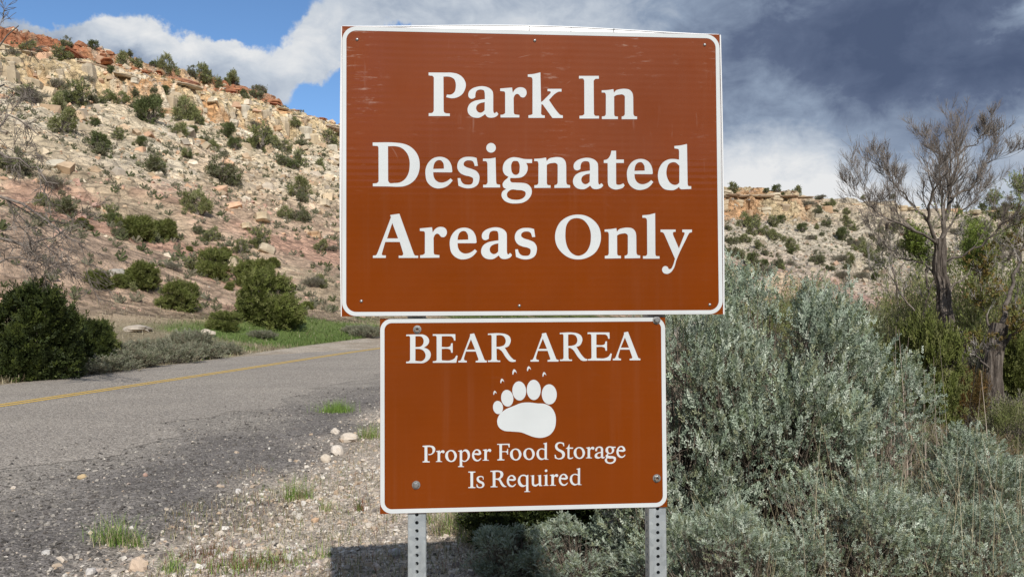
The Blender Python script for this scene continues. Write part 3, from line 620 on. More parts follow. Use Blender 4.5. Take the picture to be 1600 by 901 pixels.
# sign local axes: x to the right along the panels, y into the picture, z up
SIGN.rotation_euler = (0, 0, math.atan2(RY[1, 0], RY[0, 0]))
gz = float(H(np.array([SIGN_ORG[0]]), np.array([SIGN_ORG[1]]))[0]); SIGN.location.z = 0
tag(SIGN, 'brown park sign on two perforated steel posts, parking panel above bear area panel', 'sign')
def rrect(x0, x1, z0, z1, r, n=10):
    out = []
    for cx, cz, a0 in ((x1 - r, z1 - r, 0), (x0 + r, z1 - r, 90), (x0 + r, z0 + r, 180), (x1 - r, z0 + r, 270)):
        for k in range(n + 1):
            a = math.radians(a0 + 90 * k / n); out.append((cx + r * math.cos(a), cz + r * math.sin(a)))
    return np.array(out)
def make_panel(x0, x1, ztop, h, yf, th, bt, ro, label):
    p = obj('sign_panel', box('sign_panel', x0, x1, yf, yf + th, SIGN_TOP + ztop - h, SIGN_TOP + ztop, [M_brown, M_alu]), SIGN)
    p['label'] = label
    for f in p.data.polygons: f.material_index = 0 if f.normal.y < -.5 else 1
    e = .0008; o_ = rrect(x0 + e, x1 - e, ztop - h + e, ztop - e, ro); i_ = rrect(x0 + e + bt, x1 - e - bt, ztop - h + e + bt, ztop - e - bt, max(ro - bt, .004))
    flat_fill('border', [o_, i_], yf - .0006, M_white, p); return p
YB, YL = 0.0, .012
P1 = make_panel(-BW / 2, BW / 2, 0, BH, YB, .0032, .0128, .044, 'large upper panel reading Park In Designated Areas Only')
P2 = make_panel(LOX - LW / 2, LOX + LW / 2, -LTOP, LH, YL, .0032, .0133, .036, 'lower panel reading Bear Area with a paw print')
def word(text_label, glyphs, y, parent):
    o = flat_fill('lettering', glyphs, y, M_white, parent); o['label'] = text_label; return o
b_ = lambda ch, at=None: glyph(B, REFB, HB, ch, at)
word('word Park in bold white serif letters', b_('P') + b_('a') + b_('r') + b_('k'), YB - .0006, P1)
word('word In in bold white serif letters', b_('I') + b_('n'), YB - .0006, P1)
word('word Designated in bold white serif letters', b_('D') + b_('e', (664.7, 293.1)) + b_('s', (714.8, 293.3)) + b_('i') + b_('g') + b_('n', (835.4, 292.9)) + b_('a', (896.1, 295.0)) + b_('t') + b_('e', (980.9, 295.5)) + b_('d'), YB - .0006, P1)
word('word Areas in bold white serif letters', b_('A') + b_('r', (656.0, 402.2)) + b_('e') + b_('a', (752.0, 404.4)) + b_('s'), YB - .0006, P1)
word('word Only in bold white serif letters', b_('O') + b_('n', (946.1, 403.0)) + b_('l') + b_('y'), YB - .0006, P1)
c_ = lambda ch, at=None: glyph(R_, REFC, HL, ch, at)
word('word BEAR in white serif capitals', c_('B') + c_('E') + c_('A') + c_('R'), YL - .0006, P2)
word('word AREA in white serif capitals', c_('A', (828.0, 565.9)) + c_('R', (873.7, 565.0)) + c_('E', (917.0, 564.4)) + c_('A', (955.8, 564.0)), YL - .0006, P2)
q_ = lambda ch, at=None: glyph(Q, REFQ, HL, ch, at)
word('word Proper in small white serif letters', q_('P') + q_('r') + q_('o') + q_('p') + q_('e') + q_('r', (754.1, 719.2)), YL - .0006, P2)
word('word Food in small white serif letters', q_('F') + q_('o', (796.6, 719.0)) + q_('o', (817.3, 718.3)) + q_('d', (837.7, 718.2)), YL - .0006, P2)
word('word Storage in small white serif letters', q_('S') + q_('t') + q_('o', (895.5, 716.7)) + q_('r', (914.5, 715.8)) + q_('a') + q_('g') + q_('e', (961.9, 715.1)), YL - .0006, P2)
word('word Is in small white serif letters', q_('I') + q_('s'), YL - .0006, P2)
word('word Required in small white serif letters', q_('R') + q_('e', (791.7, 760.2)) + q_('q') + q_('u') + q_('i') + q_('r', (858.4, 758.2)) + q_('e', (872.5, 758.3)) + q_('d'), YL - .0006, P2)
PW = (740, 560, 6.4375)
paw = [contour('235,640 250,580 310,520 400,480 480,450 540,445 640,455 710,460 770,490 810,550 822,640 805,715 760,770 700,795 600,790 540,768 480,745 380,735 300,725 255,695', PW)]
for a in ((243, 495, 50, 66, -.12), (335, 403, 61, 84, -.12), (455, 330, 69, 96, -.08), (600, 320, 70, 101, -.02), (755, 365, 75, 101, -.05)): paw.append(ell(*a[:4], PW, a[4]))
for cx, cy, k in ((213, 348, .8), (285, 230, .9), (408, 140, 1.05), (552, 108, .95), (706, 165, .9)):
    s = ' '.join(f'{cx + k * x},{cy + k * y}' + c for x, y, c in ((-21, 24, 'c'), (-19, -6, ''), (-5, -25, ''), (10, -14, ''), (22, 16, 'c'), (12, 4, ''), (2, -2, ''), (-7, 8, ''), (-12, 26, 'c')))
    paw.append(contour(s, PW))
o = flat_fill('paw_print', [app(HL, c) for c in paw], YL - .0006, M_white, P2)
# white edge moulding of the bowed back panel
def back_panel():
    n = 40; V = []; F = []
    xs = np.linspace(-BW / 2, BW / 2, n); bow = .0155 * np.sin(np.pi * np.clip((xs / BW + .5), 0, 1)) ** 1.6
    zs = np.linspace(0, -BH, n); bl = .0045 * np.sin(np.pi * np.clip(-zs / BH, 0, 1)) ** .8
    out = [(x, b_ + .0008) for x, b_ in zip(xs, bow)] + [(BW / 2 + .0045 + .003 * math.sin(math.pi * k / (n - 1)), z) for k, z in enumerate(zs)][1:] + [(x, -BH + .001) for x in xs[::-1]][1:-1] + [(-BW / 2 - b, z) for b, z in zip(bl[::-1], zs[::-1])][:-1]
    m = len(out)
    for y in (.0075, .021):
        for x, z in out: V.append((x, y, SIGN_TOP + z))
    F.append(tuple(range(m))[::-1]); F.append(tuple(range(m, 2 * m)))
    for i in range(m): j = (i + 1) % m; F.append((i, j, m + j, m + i))
    return V, F
V_, F_ = back_panel()
bp = obj('backing_panel', polymesh('backing_panel', V_, F_, [M_alu]), SIGN); 
def rod(name, path, r, m, parent, sides=6):
    V, F = tube_np([np.array(path)], [np.full(len(path), r)], sides); return obj(name, np_mesh(name, V, F, [m], True), parent)
def tube_np(paths, radii, sides):
    Vs = []; Fs = []; base = 0; ang = np.arange(sides) * 2 * np.pi / sides
    for P, r in zip(paths, radii):
        P = np.asarray(P, float); n = len(P)
        T = np.gradient(P, axis=0); T /= np.linalg.norm(T, axis=1)[:, None] + 1e-9
        ref = np.array([.31, .17, .93]) if abs(T[0] @ np.array([.31, .17, .93])) < .9 else np.array([1., 0, 0])
        A = np.cross(T, ref); A /= np.linalg.norm(A, axis=1)[:, None] + 1e-9; Bn = np.cross(T, A)
        ring = P[:, None, :] + (A[:, None, :] * np.cos(ang)[None, :, None] + Bn[:, None, :] * np.sin(ang)[None, :, None]) * np.asarray(r)[:, None, None]
        Vs.append(ring.reshape(-1, 3)); i, j = np.meshgrid(np.arange(n - 1), np.arange(sides), indexing='ij'); j2 = (j + 1) % sides
        Fs.append(np.stack([i * sides + j, i * sides + j2, (i + 1) * sides + j2, (i + 1) * sides + j], -1).reshape(-1, 4) + base); base += n * sides
    return np.vstack(Vs), np.vstack(Fs)
M_edge, _t3, _b3 = mat('white_edge_trim', (.86, .87, .88), .35, 0, .5)
zz = lambda z: SIGN_TOP + z
xs = np.linspace(-BW / 2, BW / 2, 40)
rod('edge_trim', [(x, .0075, zz(.0008 + .0155 * math.sin(math.pi * min(max(x / BW + .5, 0), 1)) ** 1.6 + .0005)) for x in xs], .0024, M_edge, bp)
rod('edge_trim', [(-BW / 2 - .0045 * math.sin(math.pi * k / 30) ** .8 - .0015, .0060, zz(-BH * k / 30)) for k in range(31)], .0022, M_edge, bp)
rod('edge_trim', [(BW / 2 + .004 + .003 * math.sin(math.pi * k / 30), .0050, zz(-BH * k / 30)) for k in range(31)], .0026, M_edge, bp)
M_dark, _t4, _b4 = mat('dark_gap', (.03, .03, .032), .7)
for px in (828, 893, 960):
    u = app(HB, (px, 52))[0][0]; obj('clip', box('clip', u - .0009, u + .0009, .0030, .0044, zz(-.003), zz(.013)), bp).data.materials.append(M_dark)
# rivets and bolts
def dome(r, h, n=12, rings=4):
    V = []; F = []
    for i in range(rings):
        a = math.pi / 2 * i / rings
        for k in range(n): V.append((r * math.cos(a) * math.cos(2 * math.pi * k / n), -h * math.sin(a), r * math.cos(a) * math.sin(2 * math.pi * k / n)))
    V.append((0, -h, 0))
    for i in range(rings - 1):
        for k in range(n): k2 = (k + 1) % n; F.append((i * n + k, i * n + k2, (i + 1) * n + k2, (i + 1) * n + k))
    for k in range(n): F.append(((rings - 1) * n + k, (rings - 1) * n + (k + 1) % n, len(V) - 1))
    return V, F
riv = polymesh('rivet', *dome(.0052, .004), [M_bolt], True)
for px, py in ((558, 62), (836, 64), (1101, 71), (563, 470), (812, 477), (1111, 475)):
    u, v = app(HB, (px, py))[0]; obj('rivet', riv, P1, (u, YB - .0003, zz(v)))
def bolt_mesh(cavity):
    V = []; F = []; n = 6
    def ring(r, y, m, a0=0):
        i = len(V); V.extend([(r * math.cos(a0 + 2 * math.pi * k / m), y, r * math.sin(a0 + 2 * math.pi * k / m)) for k in range(m)]); return i
    def strip(a, b, m):
        for k in range(m): F.append((a + k, a + (k + 1) % m, b + (k + 1) % m, b + k))
    a = ring(.0135, 0, 18); b = ring(.0128, -.0018, 18); c = ring(.0088, -.0022, 18); strip(a, b, 18); strip(b, c, 18); nw = len(F)
    d = ring(.0092, -.0015, 6, .3); e = ring(.0088, -.0085, 6, .3); strip(d, e, 6)
    if cavity: f = ring(.0055, -.0085, 6, .3); g = ring(.005, -.003, 6, .3); strip(e, f, 6); strip(f, g, 6); F.append(tuple(range(g, g + 6)))
    else: f = ring(.006, -.0105, 6, .3); strip(e, f, 6); F.append(tuple(range(f, f + 6)))
    me = polymesh('bolt', V, F, [M_bolt, M_rust]); 
    for i, p in enumerate(me.polygons): p.material_index = 1 if (cavity and i >= nw + 12) else 0
    return me
bm1, bm2 = bolt_mesh(True), bolt_mesh(False)
for px, py, me in ((652, 516, bm1), (651, 757, bm2), (1023.5, 502, bm2), (1024.5, 747, bm1)):
    u, v = app(HL, (px, py))[0]; obj('bolt', me, P2, (u, YL - .0004, zz(v)), (0, random.random(), 0))
PB = []
for px in (652.0, 1027): PB.append(app(HL, (px, 800))[0][0])
def post_mesh(w, z0, z1):
    """square tube with a row of punched round holes on each face"""
    pitch = .0254; n = int((z1 - z0) / pitch); m = 16; V = []; F = []; t = .0026
    def face(o, ux, nx):
        for k in range(n):
            zc = z0 + (k + .5) * pitch; i0 = len(V); sq = []
            for a in range(m):
                an = 2 * math.pi * a / m; c, s = math.cos(an), math.sin(an); V.append(o + ux * (.0057 * c) + np.array([0, 0, zc + .0057 * s]))
            for a in range(m):
                an = 2 * math.pi * a / m; c, s = math.cos(an), math.sin(an); V.append(o + ux * (.0057 * c) + np.array([0, 0, zc + .0057 * s]) - nx * t)
            for a in range(m):
                an = 2 * math.pi * a / m; c, s = math.cos(an), math.sin(an); q = max(abs(c), abs(s)); V.append(o + ux * (.5 * pitch * c / q) + np.array([0, 0, zc + .5 * pitch * s / q]))
            for a in range(m):
                b = (a + 1) % m; F.append((i0 + 2 * m + a, i0 + 2 * m + b, i0 + b, i0 + a)); F.append((i0 + a, i0 + b, i0 + m + b, i0 + m + a))
        zt = z0 + n * pitch
        for sgn in (-1, 1):
            i0 = len(V); e = w / 2 - .003
            V.extend([o + ux * sgn * .5 * pitch + np.array([0, 0, z0]), o + ux * sgn * e + np.array([0, 0, z0]), o + ux * sgn * e + np.array([0, 0, zt]), o + ux * sgn * .5 * pitch + np.array([0, 0, zt])]); F.append((i0, i0 + 1, i0 + 2, i0 + 3))
        # rounded corner
        i0 = len(V); e = w / 2 - .003
        for z in (z0, zt):
            for a in range(4):
                an = math.pi / 2 * a / 3; c = o - nx * .003 + ux * e + nx * .003 * math.cos(an) + ux * .003 * math.sin(an); V.append(c + np.array([0, 0, z]))
        for a in range(3): F.append((i0 + a, i0 + a + 1, i0 + 5 + a, i0 + 4 + a))
    for nx in (np.array([0, -1., 0]), np.array([-1., 0, 0]), np.array([0, 1., 0]), np.array([1., 0, 0])):
        ux = np.array([-nx[1], nx[0], 0]); face(nx * w / 2, ux, nx)
    return polymesh('post', V, F, [M_galv])
pm = post_mesh(.0572, -.7, SIGN_TOP - .04)
for x in PB: obj('post', pm, SIGN, (x, YL + .0034 + .0572 / 2 + .004, 0))

# ------------------------------------------------------------------ vegetation builders
def unit(v): return v / (np.linalg.norm(v, axis=-1, keepdims=True) + 1e-9)
def frames(D, r):
    """rotation matrices whose z axis is D, random spin"""
    ref = unit(r.normal(size=D.shape)); X = unit(np.cross(ref, D)); Y = np.cross(D, X); return np.stack([X, Y, D], -1)
def sprig_template(n, L, ll, lw, ang, r, wedge=True):
    """leaves set round a short stem growing along z"""
    V = []; 
    for i in range(n):
        h = L * (i + .6) / n; a = i * 2.4 + r.uniform(-.4, .4); th = math.radians(ang * (1 - .55 * h / L) + r.uniform(-12, 12))
        d = np.array([math.cos(a) * math.sin(th), math.sin(a) * math.sin(th), math.cos(th)]); sd = unit(np.cross(d, [math.cos(a + 1.3), math.sin(a + 1.3), .4]))
        l = ll * r.uniform(.7, 1.2); w = lw * r.uniform(.8, 1.2); p = np.array([0, 0, h])
        if wedge: V.append([p - sd * w * .15, p + sd * w * .15, p + d * l + sd * w * .5, p + d * l * .98 - sd * w * .5])
        else: V.append([p - sd * w * .25, p + d * l * .5 + sd * w * .5, p + d * l, p + d * l * .5 - sd * w * .5])
    V = np.array(V).reshape(-1, 3); F = np.arange(len(V)).reshape(-1, 4); return V, F
def scatter(tmpl, R, S, P, cols=None):
    V, F = tmpl; n = len(P); VV = np.einsum('nij,kj->nki', R, V) * np.asarray(S).reshape(n, 1, -1) + P[:, None, :]
    FF = F[None] + (np.arange(n) * len(V))[:, None, None]
    C = None if cols is None else np.repeat(cols, len(V), axis=0)
    return VV.reshape(-1, 3), FF.reshape(-1, F.shape[1]), C
def join(parts):
    V = []; F = []; C = []; b = 0
    for v, f, c in parts: V.append(v); F.append(f + b); C.append(c); b += len(v)
    return np.vstack(V), np.vstack(F), np.vstack(C)
def bush_meshes(name, seed, size, heads, spr, leafn, L, ll, lw, ang, colours, upw=.6, branch_r=.006, inner=.45, lump=.25, flat=0, wedge=True, wood=M_wood, hr=.09, basez=.0, tw=1.0, lobes=0, dead=0, skirt=False, lk=1.0):
    r = np.random.default_rng(seed); sx, sy, sz = size
    # shell positions of twig heads, more of them high up
    u = unit(r.normal(size=(heads * 3, 3))); u = u[u[:, 2] > -.25][:heads]; u[:, 2] = np.abs(u[:, 2]) if flat else u[:, 2]
    heads = len(u)
    k = np.clip(1 + lump * 2 * fbm(u[:, 0] * 2.3 + seed, u[:, 1] * 2.3 + u[:, 2] * 1.9, seed, 3), .45, 1.25)
    dep = 1 - inner * r.random(heads) ** 1.6
    HP = u * k[:, None] * dep[:, None] * np.array([sx, sy, sz]) ; HP[:, 2] = basez + np.abs(HP[:, 2] * .5 + sz * .5) if not flat else basez + HP[:, 2]
    nrm = unit(u / np.array([sx, sy, sz]))
    if lobes:
        cu = unit(r.normal(size=(lobes, 3))); cu[:, 2] = r.uniform(-.9, .95, lobes); cu[:, :2] = unit(cu[:, :2]) * np.sqrt(np.clip(1 - cu[:, 2:] ** 2, 0, 1)) * r.uniform(.75, 1.0, (lobes, 1))
        cen = cu * np.array([sx, sy, sz * .5]) * .68; cen[:, 2] += sz * .5; cen[0] = (0, 0, sz * .78)
        if skirt:
            m_ = np.arange(lobes) % 2 == 1; q_ = np.linspace(0, 6.283, m_.sum(), endpoint=False) + .5; cen[m_] = np.stack([np.cos(q_) * sx * .58, np.sin(q_) * sy * .58, np.full(m_.sum(), sz * .17)], -1) * r.uniform(.85, 1.1, (m_.sum(), 1))
        lr = np.clip(r.uniform(.30, .52, lobes) * (9 / lobes) ** .33, .16, .6) * lk
        own = r.integers(0, lobes, heads); lu = unit(r.normal(size=(heads, 3)) + np.array([0, 0, .55])) ; lu = unit(lu + .45 * unit(cu)[own])
        HP = cen[own] + lu * (lr[own] * (1 - .35 * r.random(heads) ** 2))[:, None] * np.array([sx, sy, min(sz, sx * 1.15)]); HP[:, 2] = np.maximum(HP[:, 2], basez + .04 * sz)
        nrm = lu
    up_ = np.array([0, 0, 1.])
    sp = int(spr); hd = np.repeat(HP, sp, 0); nd = np.repeat(nrm, sp, 0); N = len(hd)
    D = unit(nd * (1 - upw) + up_ * upw + r.normal(size=(N, 3)) * .38)
    P = hd + r.normal(size=(N, 3)) * hr
    base = np.array(colours)[r.integers(0, len(colours), N)] * r.uniform(.82, 1.18, (N, 1)) * (1 + .12 * np.repeat(r.normal(size=(heads, 1)), sp, 0))
    parts = []
    for q in range(3):
        t_ = sprig_template(leafn, L, ll, lw, ang, r, wedge); m = (np.arange(N) % 3) == q
        parts.append(scatter(t_, frames(D[m], r), r.uniform(.7, 1.25, m.sum()), P[m], np.clip(base[m], .005, .9)))
    V, F, C = join(parts)
    fol = np_mesh(name + '_foliage', V, F, [M_leaf], cols=C)
    paths = []; rad = []
    for i in range(heads):
        root = np.array([r.normal() * sx * .07, r.normal() * sy * .07, basez * .0])
        e = HP[i]; mid = root + (e - root) * .45 + np.array([0, 0, -.06 * sz]) + r.normal(size=3) * .05 * sx
        ts = np.linspace(0, 1, 5)[:, None]; p = (1 - ts) ** 2 * root + 2 * ts * (1 - ts) * mid + ts ** 2 * e; paths.append(p + r.normal(size=p.shape) * .008 * sx * tw)
        rad.append(branch_r * np.array([1.6, 1.2, .8, .5, .25]))
    if dead:
        for i in range(dead):
            q = HP[r.integers(0, heads)] * r.uniform(.35, .8); d_ = unit(np.array([r.normal(), r.normal(), .9 + r.random()])); m = [q]
            for _k in range(4): d_ = unit(d_ + r.normal(size=3) * .28); m.append(m[-1] + d_ * r.uniform(.05, .11) * sx)
            paths.append(np.array(m)); rad.append(branch_r * np.array([.42, .36, .3, .24, .16]))
    V, F = tube_np(paths, rad, 3); br = np_mesh(name + '_branches', V, F, [wood], True)
    return fol, br
def bush_proto(name, meshes, parts=('foliage', 'branches')):
    e = bpy.data.objects.new(name, None); link(e)
    obj(parts[0], meshes[0], e); obj(parts[1], meshes[1], e); return e
PROTO = {}
used = set()
def plant(kind, name, loc, scale, rz, label, cat, group=None, sc3=None):
    src = PROTO[kind]
    if kind in used: o = copy_tree(src)
    else: o = src; used.add(kind)
    o.name = name
    for ch in o.children: pass
    o.location = loc; o.rotation_euler = (0, 0, rz); o.scale = sc3 if sc3 is not None else (scale,) * 3
    tag(o, label, cat, group); return o
M_sagew = simple_var('sage_wood', (.13, .10, .08), (.30, .25, .20), 25, .9)
SAGE = [(.32, .385, .295), (.38, .445, .35), (.24, .30, .215), (.52, .57, .47), (.29, .31, .19), (.17, .21, .12)]
for i in range(3):
    PROTO[f'sage{i}'] = bush_proto('sagebrush', bush_meshes('sagebrush', 100 + i, (.85, .85, 1.4), 290, 19, 15, .056, .0165, .0060, 50, SAGE, .50, .0085, .50, .95, hr=.044, wood=M_sagew, lobes=28, dead=520, lk=.80))
OLIVF = [(.205, .22, .085), (.235, .25, .10), (.17, .185, .075), (.24, .235, .13)]
SHADEJ = [(.035, .05, .012), (.045, .06, .014), (.03, .042, .012), (.075, .095, .02)]  # juniper greens darkened to paint in the shade lying on the foliage
OLIVE = [(.125, .148, .034), (.155, .178, .046), (.10, .118, .03), (.18, .19, .065)]
for i in range(2):
    PROTO[f'jun_near{i}'] = bush_proto('juniper', bush_meshes('juniper', 120 + i, (1, 1, 1.25), 380, 12, 12, .17, .07, .026, 50, OLIVE, .35, .011, .55, .30, hr=.085, lobes=20, skirt=True))
for i in range(5):
    PROTO[f'jun_far{i}'] = bush_proto('juniper', bush_meshes('juniper', 140 + i, (1, 1, 1.35), 60, 9, 8, .22, .13, .052, 55, [OLIVF, OLIVF, OLIVF[:2] + [(.13, .13, .09)], [(.10, .125, .045), (.13, .15, .06)], [(.16, .16, .10), (.19, .185, .11), (.13, .15, .06)]][i], .35, .035, .62, 1.0, hr=.13, lobes=[5, 7, 4, 9, 6][i], skirt=i % 2 == 0))
PROTO['jun_shaded'] = bush_proto('juniper', bush_meshes('juniper', 190, (1, 1, 1.5), 460, 13, 12, .15, .065, .024, 50, SHADEJ, .5, .010, .5, .55, hr=.08, lobes=26, skirt=True))
for i in range(2):
    PROTO[f'verge{i}'] = bush_proto('grey_shrub', bush_meshes('grey_shrub', 165 + i, (1, 1, .8), 130, 12, 9, .2, .085, .026, 40, [(.21, .22, .15), (.25, .25, .18), (.17, .18, .11), (.23, .20, .14)], .5, .012, .5, .5, hr=.11))
GREY = [(.20, .185, .14), (.17, .16, .12), (.24, .215, .17), (.15, .15, .09)]
for i in range(2):
    PROTO[f'brush{i}'] = bush_proto('grey_shrub', bush_meshes('grey_shrub', 160 + i, (1, 1, .75), 60, 8, 7, .28, .16, .030, 35, GREY, .5, .018, .6, .4, hr=.14))
WILL = [(.19, .225, .07), (.23, .25, .09), (.15, .17, .06), (.27, .255, .14)]
for i in range(3):
    PROTO[f'willow{i}'] = bush_proto('willow_shrub', bush_meshes('willow_shrub', 170 + i, (1, 1, 1.05), 110, 9, 11, .26, .048, .018, 40, WILL, .6, .011, .7, .7, hr=.14, wedge=False))
CON = [(.045, .085, .018), (.06, .105, .022), (.035, .065, .014)]
PROTO['brown0'] = bush_proto('brown_shrub', bush_meshes('brown_shrub', 180, (1, 1, 1), 130, 10, 12, .2, .06, .02, 45, [(.17, .10, .03), (.14, .085, .03), (.12, .10, .035)], .45, .012, .6, .4, hr=.12, wedge=False))

# ------------------------------------------------------------------ plants set out on the slopes
# (place across, place down, width in the picture) for the shrubs one can pick out; they stand where that sight line meets the slope
z1 = 1 / 2.907
LEFT = [(x * z1, y * z1, w * z1) for x, y, w in [
 (145, 240, 80), (305, 222, 60), (265, 270, 75), (575, 300, 70), (590, 252, 34), (755, 330, 80), (700, 292, 34), (870, 345, 60), (940, 372, 72), (1175, 402, 50), (1060, 382, 70), (430, 224, 42),
 (155, 465, 105), (255, 395, 60), (270, 505, 80), (300, 460, 100), (355, 470, 120), (425, 470, 60), (400, 375, 50), (490, 460, 60), (555, 470, 64), (615, 430, 40), (710, 480, 50), (690, 560, 115),
 (800, 500, 60), (840, 550, 110), (895, 560, 60), (425, 575, 40), (280, 600, 105), (540, 630, 62), (650, 665, 45), (440, 685, 110), (815, 620, 80), (875, 605, 40), (930, 650, 45), (985, 690, 75),
 (1070, 680, 56), (1030, 620, 66), (840, 715, 42), (1155, 580, 60), (1180, 680, 110), (1240, 670, 90), (1300, 690, 70), (1370, 670, 80), (1495, 660, 75), (1340, 570, 50), (1290, 750, 70), (1360, 745, 60),
 (1465, 715, 40), (1450, 755, 50), (1005, 820, 160), (695, 780, 115), (1360, 880, 95), (80, 790, 115), (240, 850, 100), (1105, 440, 46), (1170, 450, 66), (500, 330, 30), (60, 250, 50),
 (290, 960, 130), (375, 1030, 60), (500, 1010, 90), (610, 1080, 140), (740, 1075, 105), (900, 975, 110), (950, 1090, 46), (895, 1060, 48), (975, 1085, 60), (1175, 1130, 118), (1295, 992, 60), (1365, 1000, 70),
 (1370, 915, 60), (1450, 1135, 56), (1510, 1140, 56), (1020, 1170, 60), (1090, 1148, 70), (965, 1255, 135), (1150, 1270, 140), (1240, 1208, 62), (785, 1225, 58), (862, 1138, 28), (1420, 1300, 95), (1400, 1400, 46),
 (1040, 1315, 40), (540, 1300, 80), (450, 1300, 112)]]
z2 = 1 / 3.333
RIGHT = [(1120 + x * z2, 270 + y * z2, w * z2) for x, y, w in [
 (55, 295, 34), (145, 280, 62), (205, 270, 50), (290, 275, 60), (340, 260, 50), (200, 320, 68), (150, 360, 60), (90, 370, 52), (385, 400, 75), (450, 310, 50), (490, 345, 40), (520, 290, 32), (550, 325, 32), (575, 280, 60),
 (310, 345, 58), (210, 390, 40), (250, 430, 44), (320, 490, 60), (385, 480, 42), (75, 430, 70), (130, 445, 42), (260, 530, 70), (175, 540, 60), (190, 490, 68), (515, 470, 86), (660, 350, 60), (665, 265, 42), (700, 295, 42),
 (710, 385, 50), (755, 380, 50), (770, 435, 78), (810, 450, 42), (805, 335, 36), (860, 320, 42), (640, 460, 68), (690, 465, 50), (600, 510, 42), (650, 550, 60), (685, 500, 50), (755, 550, 60), (850, 485, 50), (795, 510, 42),
 (830, 560, 50), (860, 405, 36), (480, 175, 58), (525, 210, 50), (600, 172, 40), (622, 202, 18), (675, 215, 40), (85, 100, 60), (315, 108, 42), (262, 103, 30), (410, 110, 50), (545, 126, 40), (765, 132, 30), (920, 130, 30),
 (930, 300, 50), (960, 390, 60), (1010, 340, 40), (1080, 440, 60), (1240, 320, 50), (1290, 400, 60), (1180, 250, 44), (1330, 260, 50), (1400, 330, 60), (1480, 240, 60), (1500, 160, 40), (1560, 150, 44), (1440, 150, 34), (1520, 400, 60), (1580, 330, 60), (1380, 180, 40), (1250, 170, 36)]]
def zone_label(side, d, w_m, px):
    size = 'small' if w_m < 2.2 else ('mid-sized' if w_m < 3.6 else 'broad')
    if side == 'L':
        z = 'on the red left rim' if d > 84 else ('just below the left cliff' if d > 58 else ('on the pale left scree' if d > 30 else 'on the pink left footslope'))
        z += ' near the left picture edge' if px < 130 else ' left of mid-slope' if px < 250 else ' right of mid-slope' if px < 390 else ' close to the upper panel'
    else:
        z = 'on the right mesa skyline' if d > 93 else ('below the right mesa cliff' if d > 66 else 'on the right mesa footslope')
        z += ' next to the upper panel' if px < 1215 else ' left of the tall cottonwood' if px < 1400 else ' behind the cottonwoods'
    return f'{size} olive juniper {z}', 'junipers ' + z + ' (' + size + ')'
def slope_plants(lst, side, seed):
    r = np.random.default_rng(seed); A = np.array(lst); P = hits(A[:, 0], A[:, 1])
    bad = np.isnan(P[:, 0])
    for it in range(14):
        if not bad.any(): break
        A[bad, 1] += 2.0; P[bad] = hits(A[bad, 0], A[bad, 1]); bad = np.isnan(P[:, 0])
    for (px, py, w), p in zip(A, P):
        if np.isnan(p[0]): continue
        dist = math.hypot(p[0], p[1]); wm = w / FPX * p[1]
        s, d = hill_sd(p[0], p[1]); d = d if side == 'L' else p[1] - 104
        lab, grp = zone_label(side, d, wm, px); sc = wm / 1.95 * r.uniform(.85, 1.1)
        k = f'jun_far{r.integers(0, 5)}' if dist > 62 else f'jun_near{r.integers(0, 2)}'
        grey = r.random() < (.13 if side == 'L' else .10)
        if grey: k = f'brush{r.integers(0, 2)}'; lab = lab.replace('olive juniper', 'grey leafless shrub'); grp = grp.replace('junipers', 'grey shrubs')
        plant(k, 'grey_shrub' if grey else 'juniper', (p[0], p[1], p[2] - .12 * sc), 1, r.uniform(0, 6.28), lab, 'shrub' if grey else 'juniper', grp, (sc, sc, sc * r.uniform(.9, 1.25)))
        if r.random() < .55:
            a_ = r.uniform(0, 6.28); q = sc * r.uniform(.45, .75); x2, y2 = p[0] + math.cos(a_) * sc * 1.5, p[1] + math.sin(a_) * sc * 1.3
            if abs(x2 / y2) < .66 and (side == 'R' or hill_sd(x2, y2)[1] > 4):
                kk = f'jun_far{r.integers(0, 5)}'
                l2, g2 = zone_label(side, d, 1.5, px); plant(kk, 'juniper', (x2, y2, float(H(np.array([x2]), np.array([y2]))[0]) - .1), 1, r.uniform(0, 6.28), l2, 'juniper', g2, (q, q, q * r.uniform(.8, 1.2)))
slope_plants(LEFT, 'L', 3); slope_plants(RIGHT, 'R', 4)
def near_plant(kind, name, px, py, wpx, hk, label, cat, rz=0, ref=1.0, group=None, dy=0):
    p = hits([px], [py])[0]; p[1] += dy; w = wpx / FPX * p[1]; sc = w / (2.15 * ref)
    return plant(kind, name, (p[0], p[1], p[2] - .05), 1, rz, label, cat, group, (sc, sc, sc * hk))
near_plant('jun_near0', 'juniper', 421, 506, 112, 1.05, 'large bushy juniper by the green verge, largest on the lower left slope', 'juniper', .4)
near_plant('jun_near1', 'juniper', 396, 450, 66, 1.0, 'round juniper rising just behind the largest roadside juniper', 'juniper', 2.4)
near_plant('jun_near1', 'juniper', 222, 448, 56, 1.05, 'upright juniper beside the flat grey boulder above the verge', 'juniper', 1.4)
near_plant('jun_near0', 'juniper', 278, 483, 66, .95, 'juniper leaning down the gully between two other roadside junipers', 'juniper', 3.0)
near_plant('jun_near0', 'juniper', 348, 514, 54, .75, 'low juniper at the foot of the gully next to the green grass', 'juniper', 5.0)
near_plant('jun_near1', 'juniper', 146, 560, 70, 1.25, 'yellowish juniper just right of the big dark juniper across the road', 'juniper', 4.1)
near_plant('jun_shaded', 'juniper', 8, 596, 168, 1.12, 'big juniper coloured dark for shade at the left picture edge across the road', 'juniper', 2.2, dy=.9)
near_plant('jun_shaded', 'juniper', 82, 586, 84, 1.25, 'juniper coloured dark for shade, tucked against the right flank of the big roadside juniper', 'juniper', 3.3, dy=1.6)
ORD = ['leftmost', 'second from the left', 'third from the left', 'fourth from the left', 'fifth from the left', 'sixth from the left']
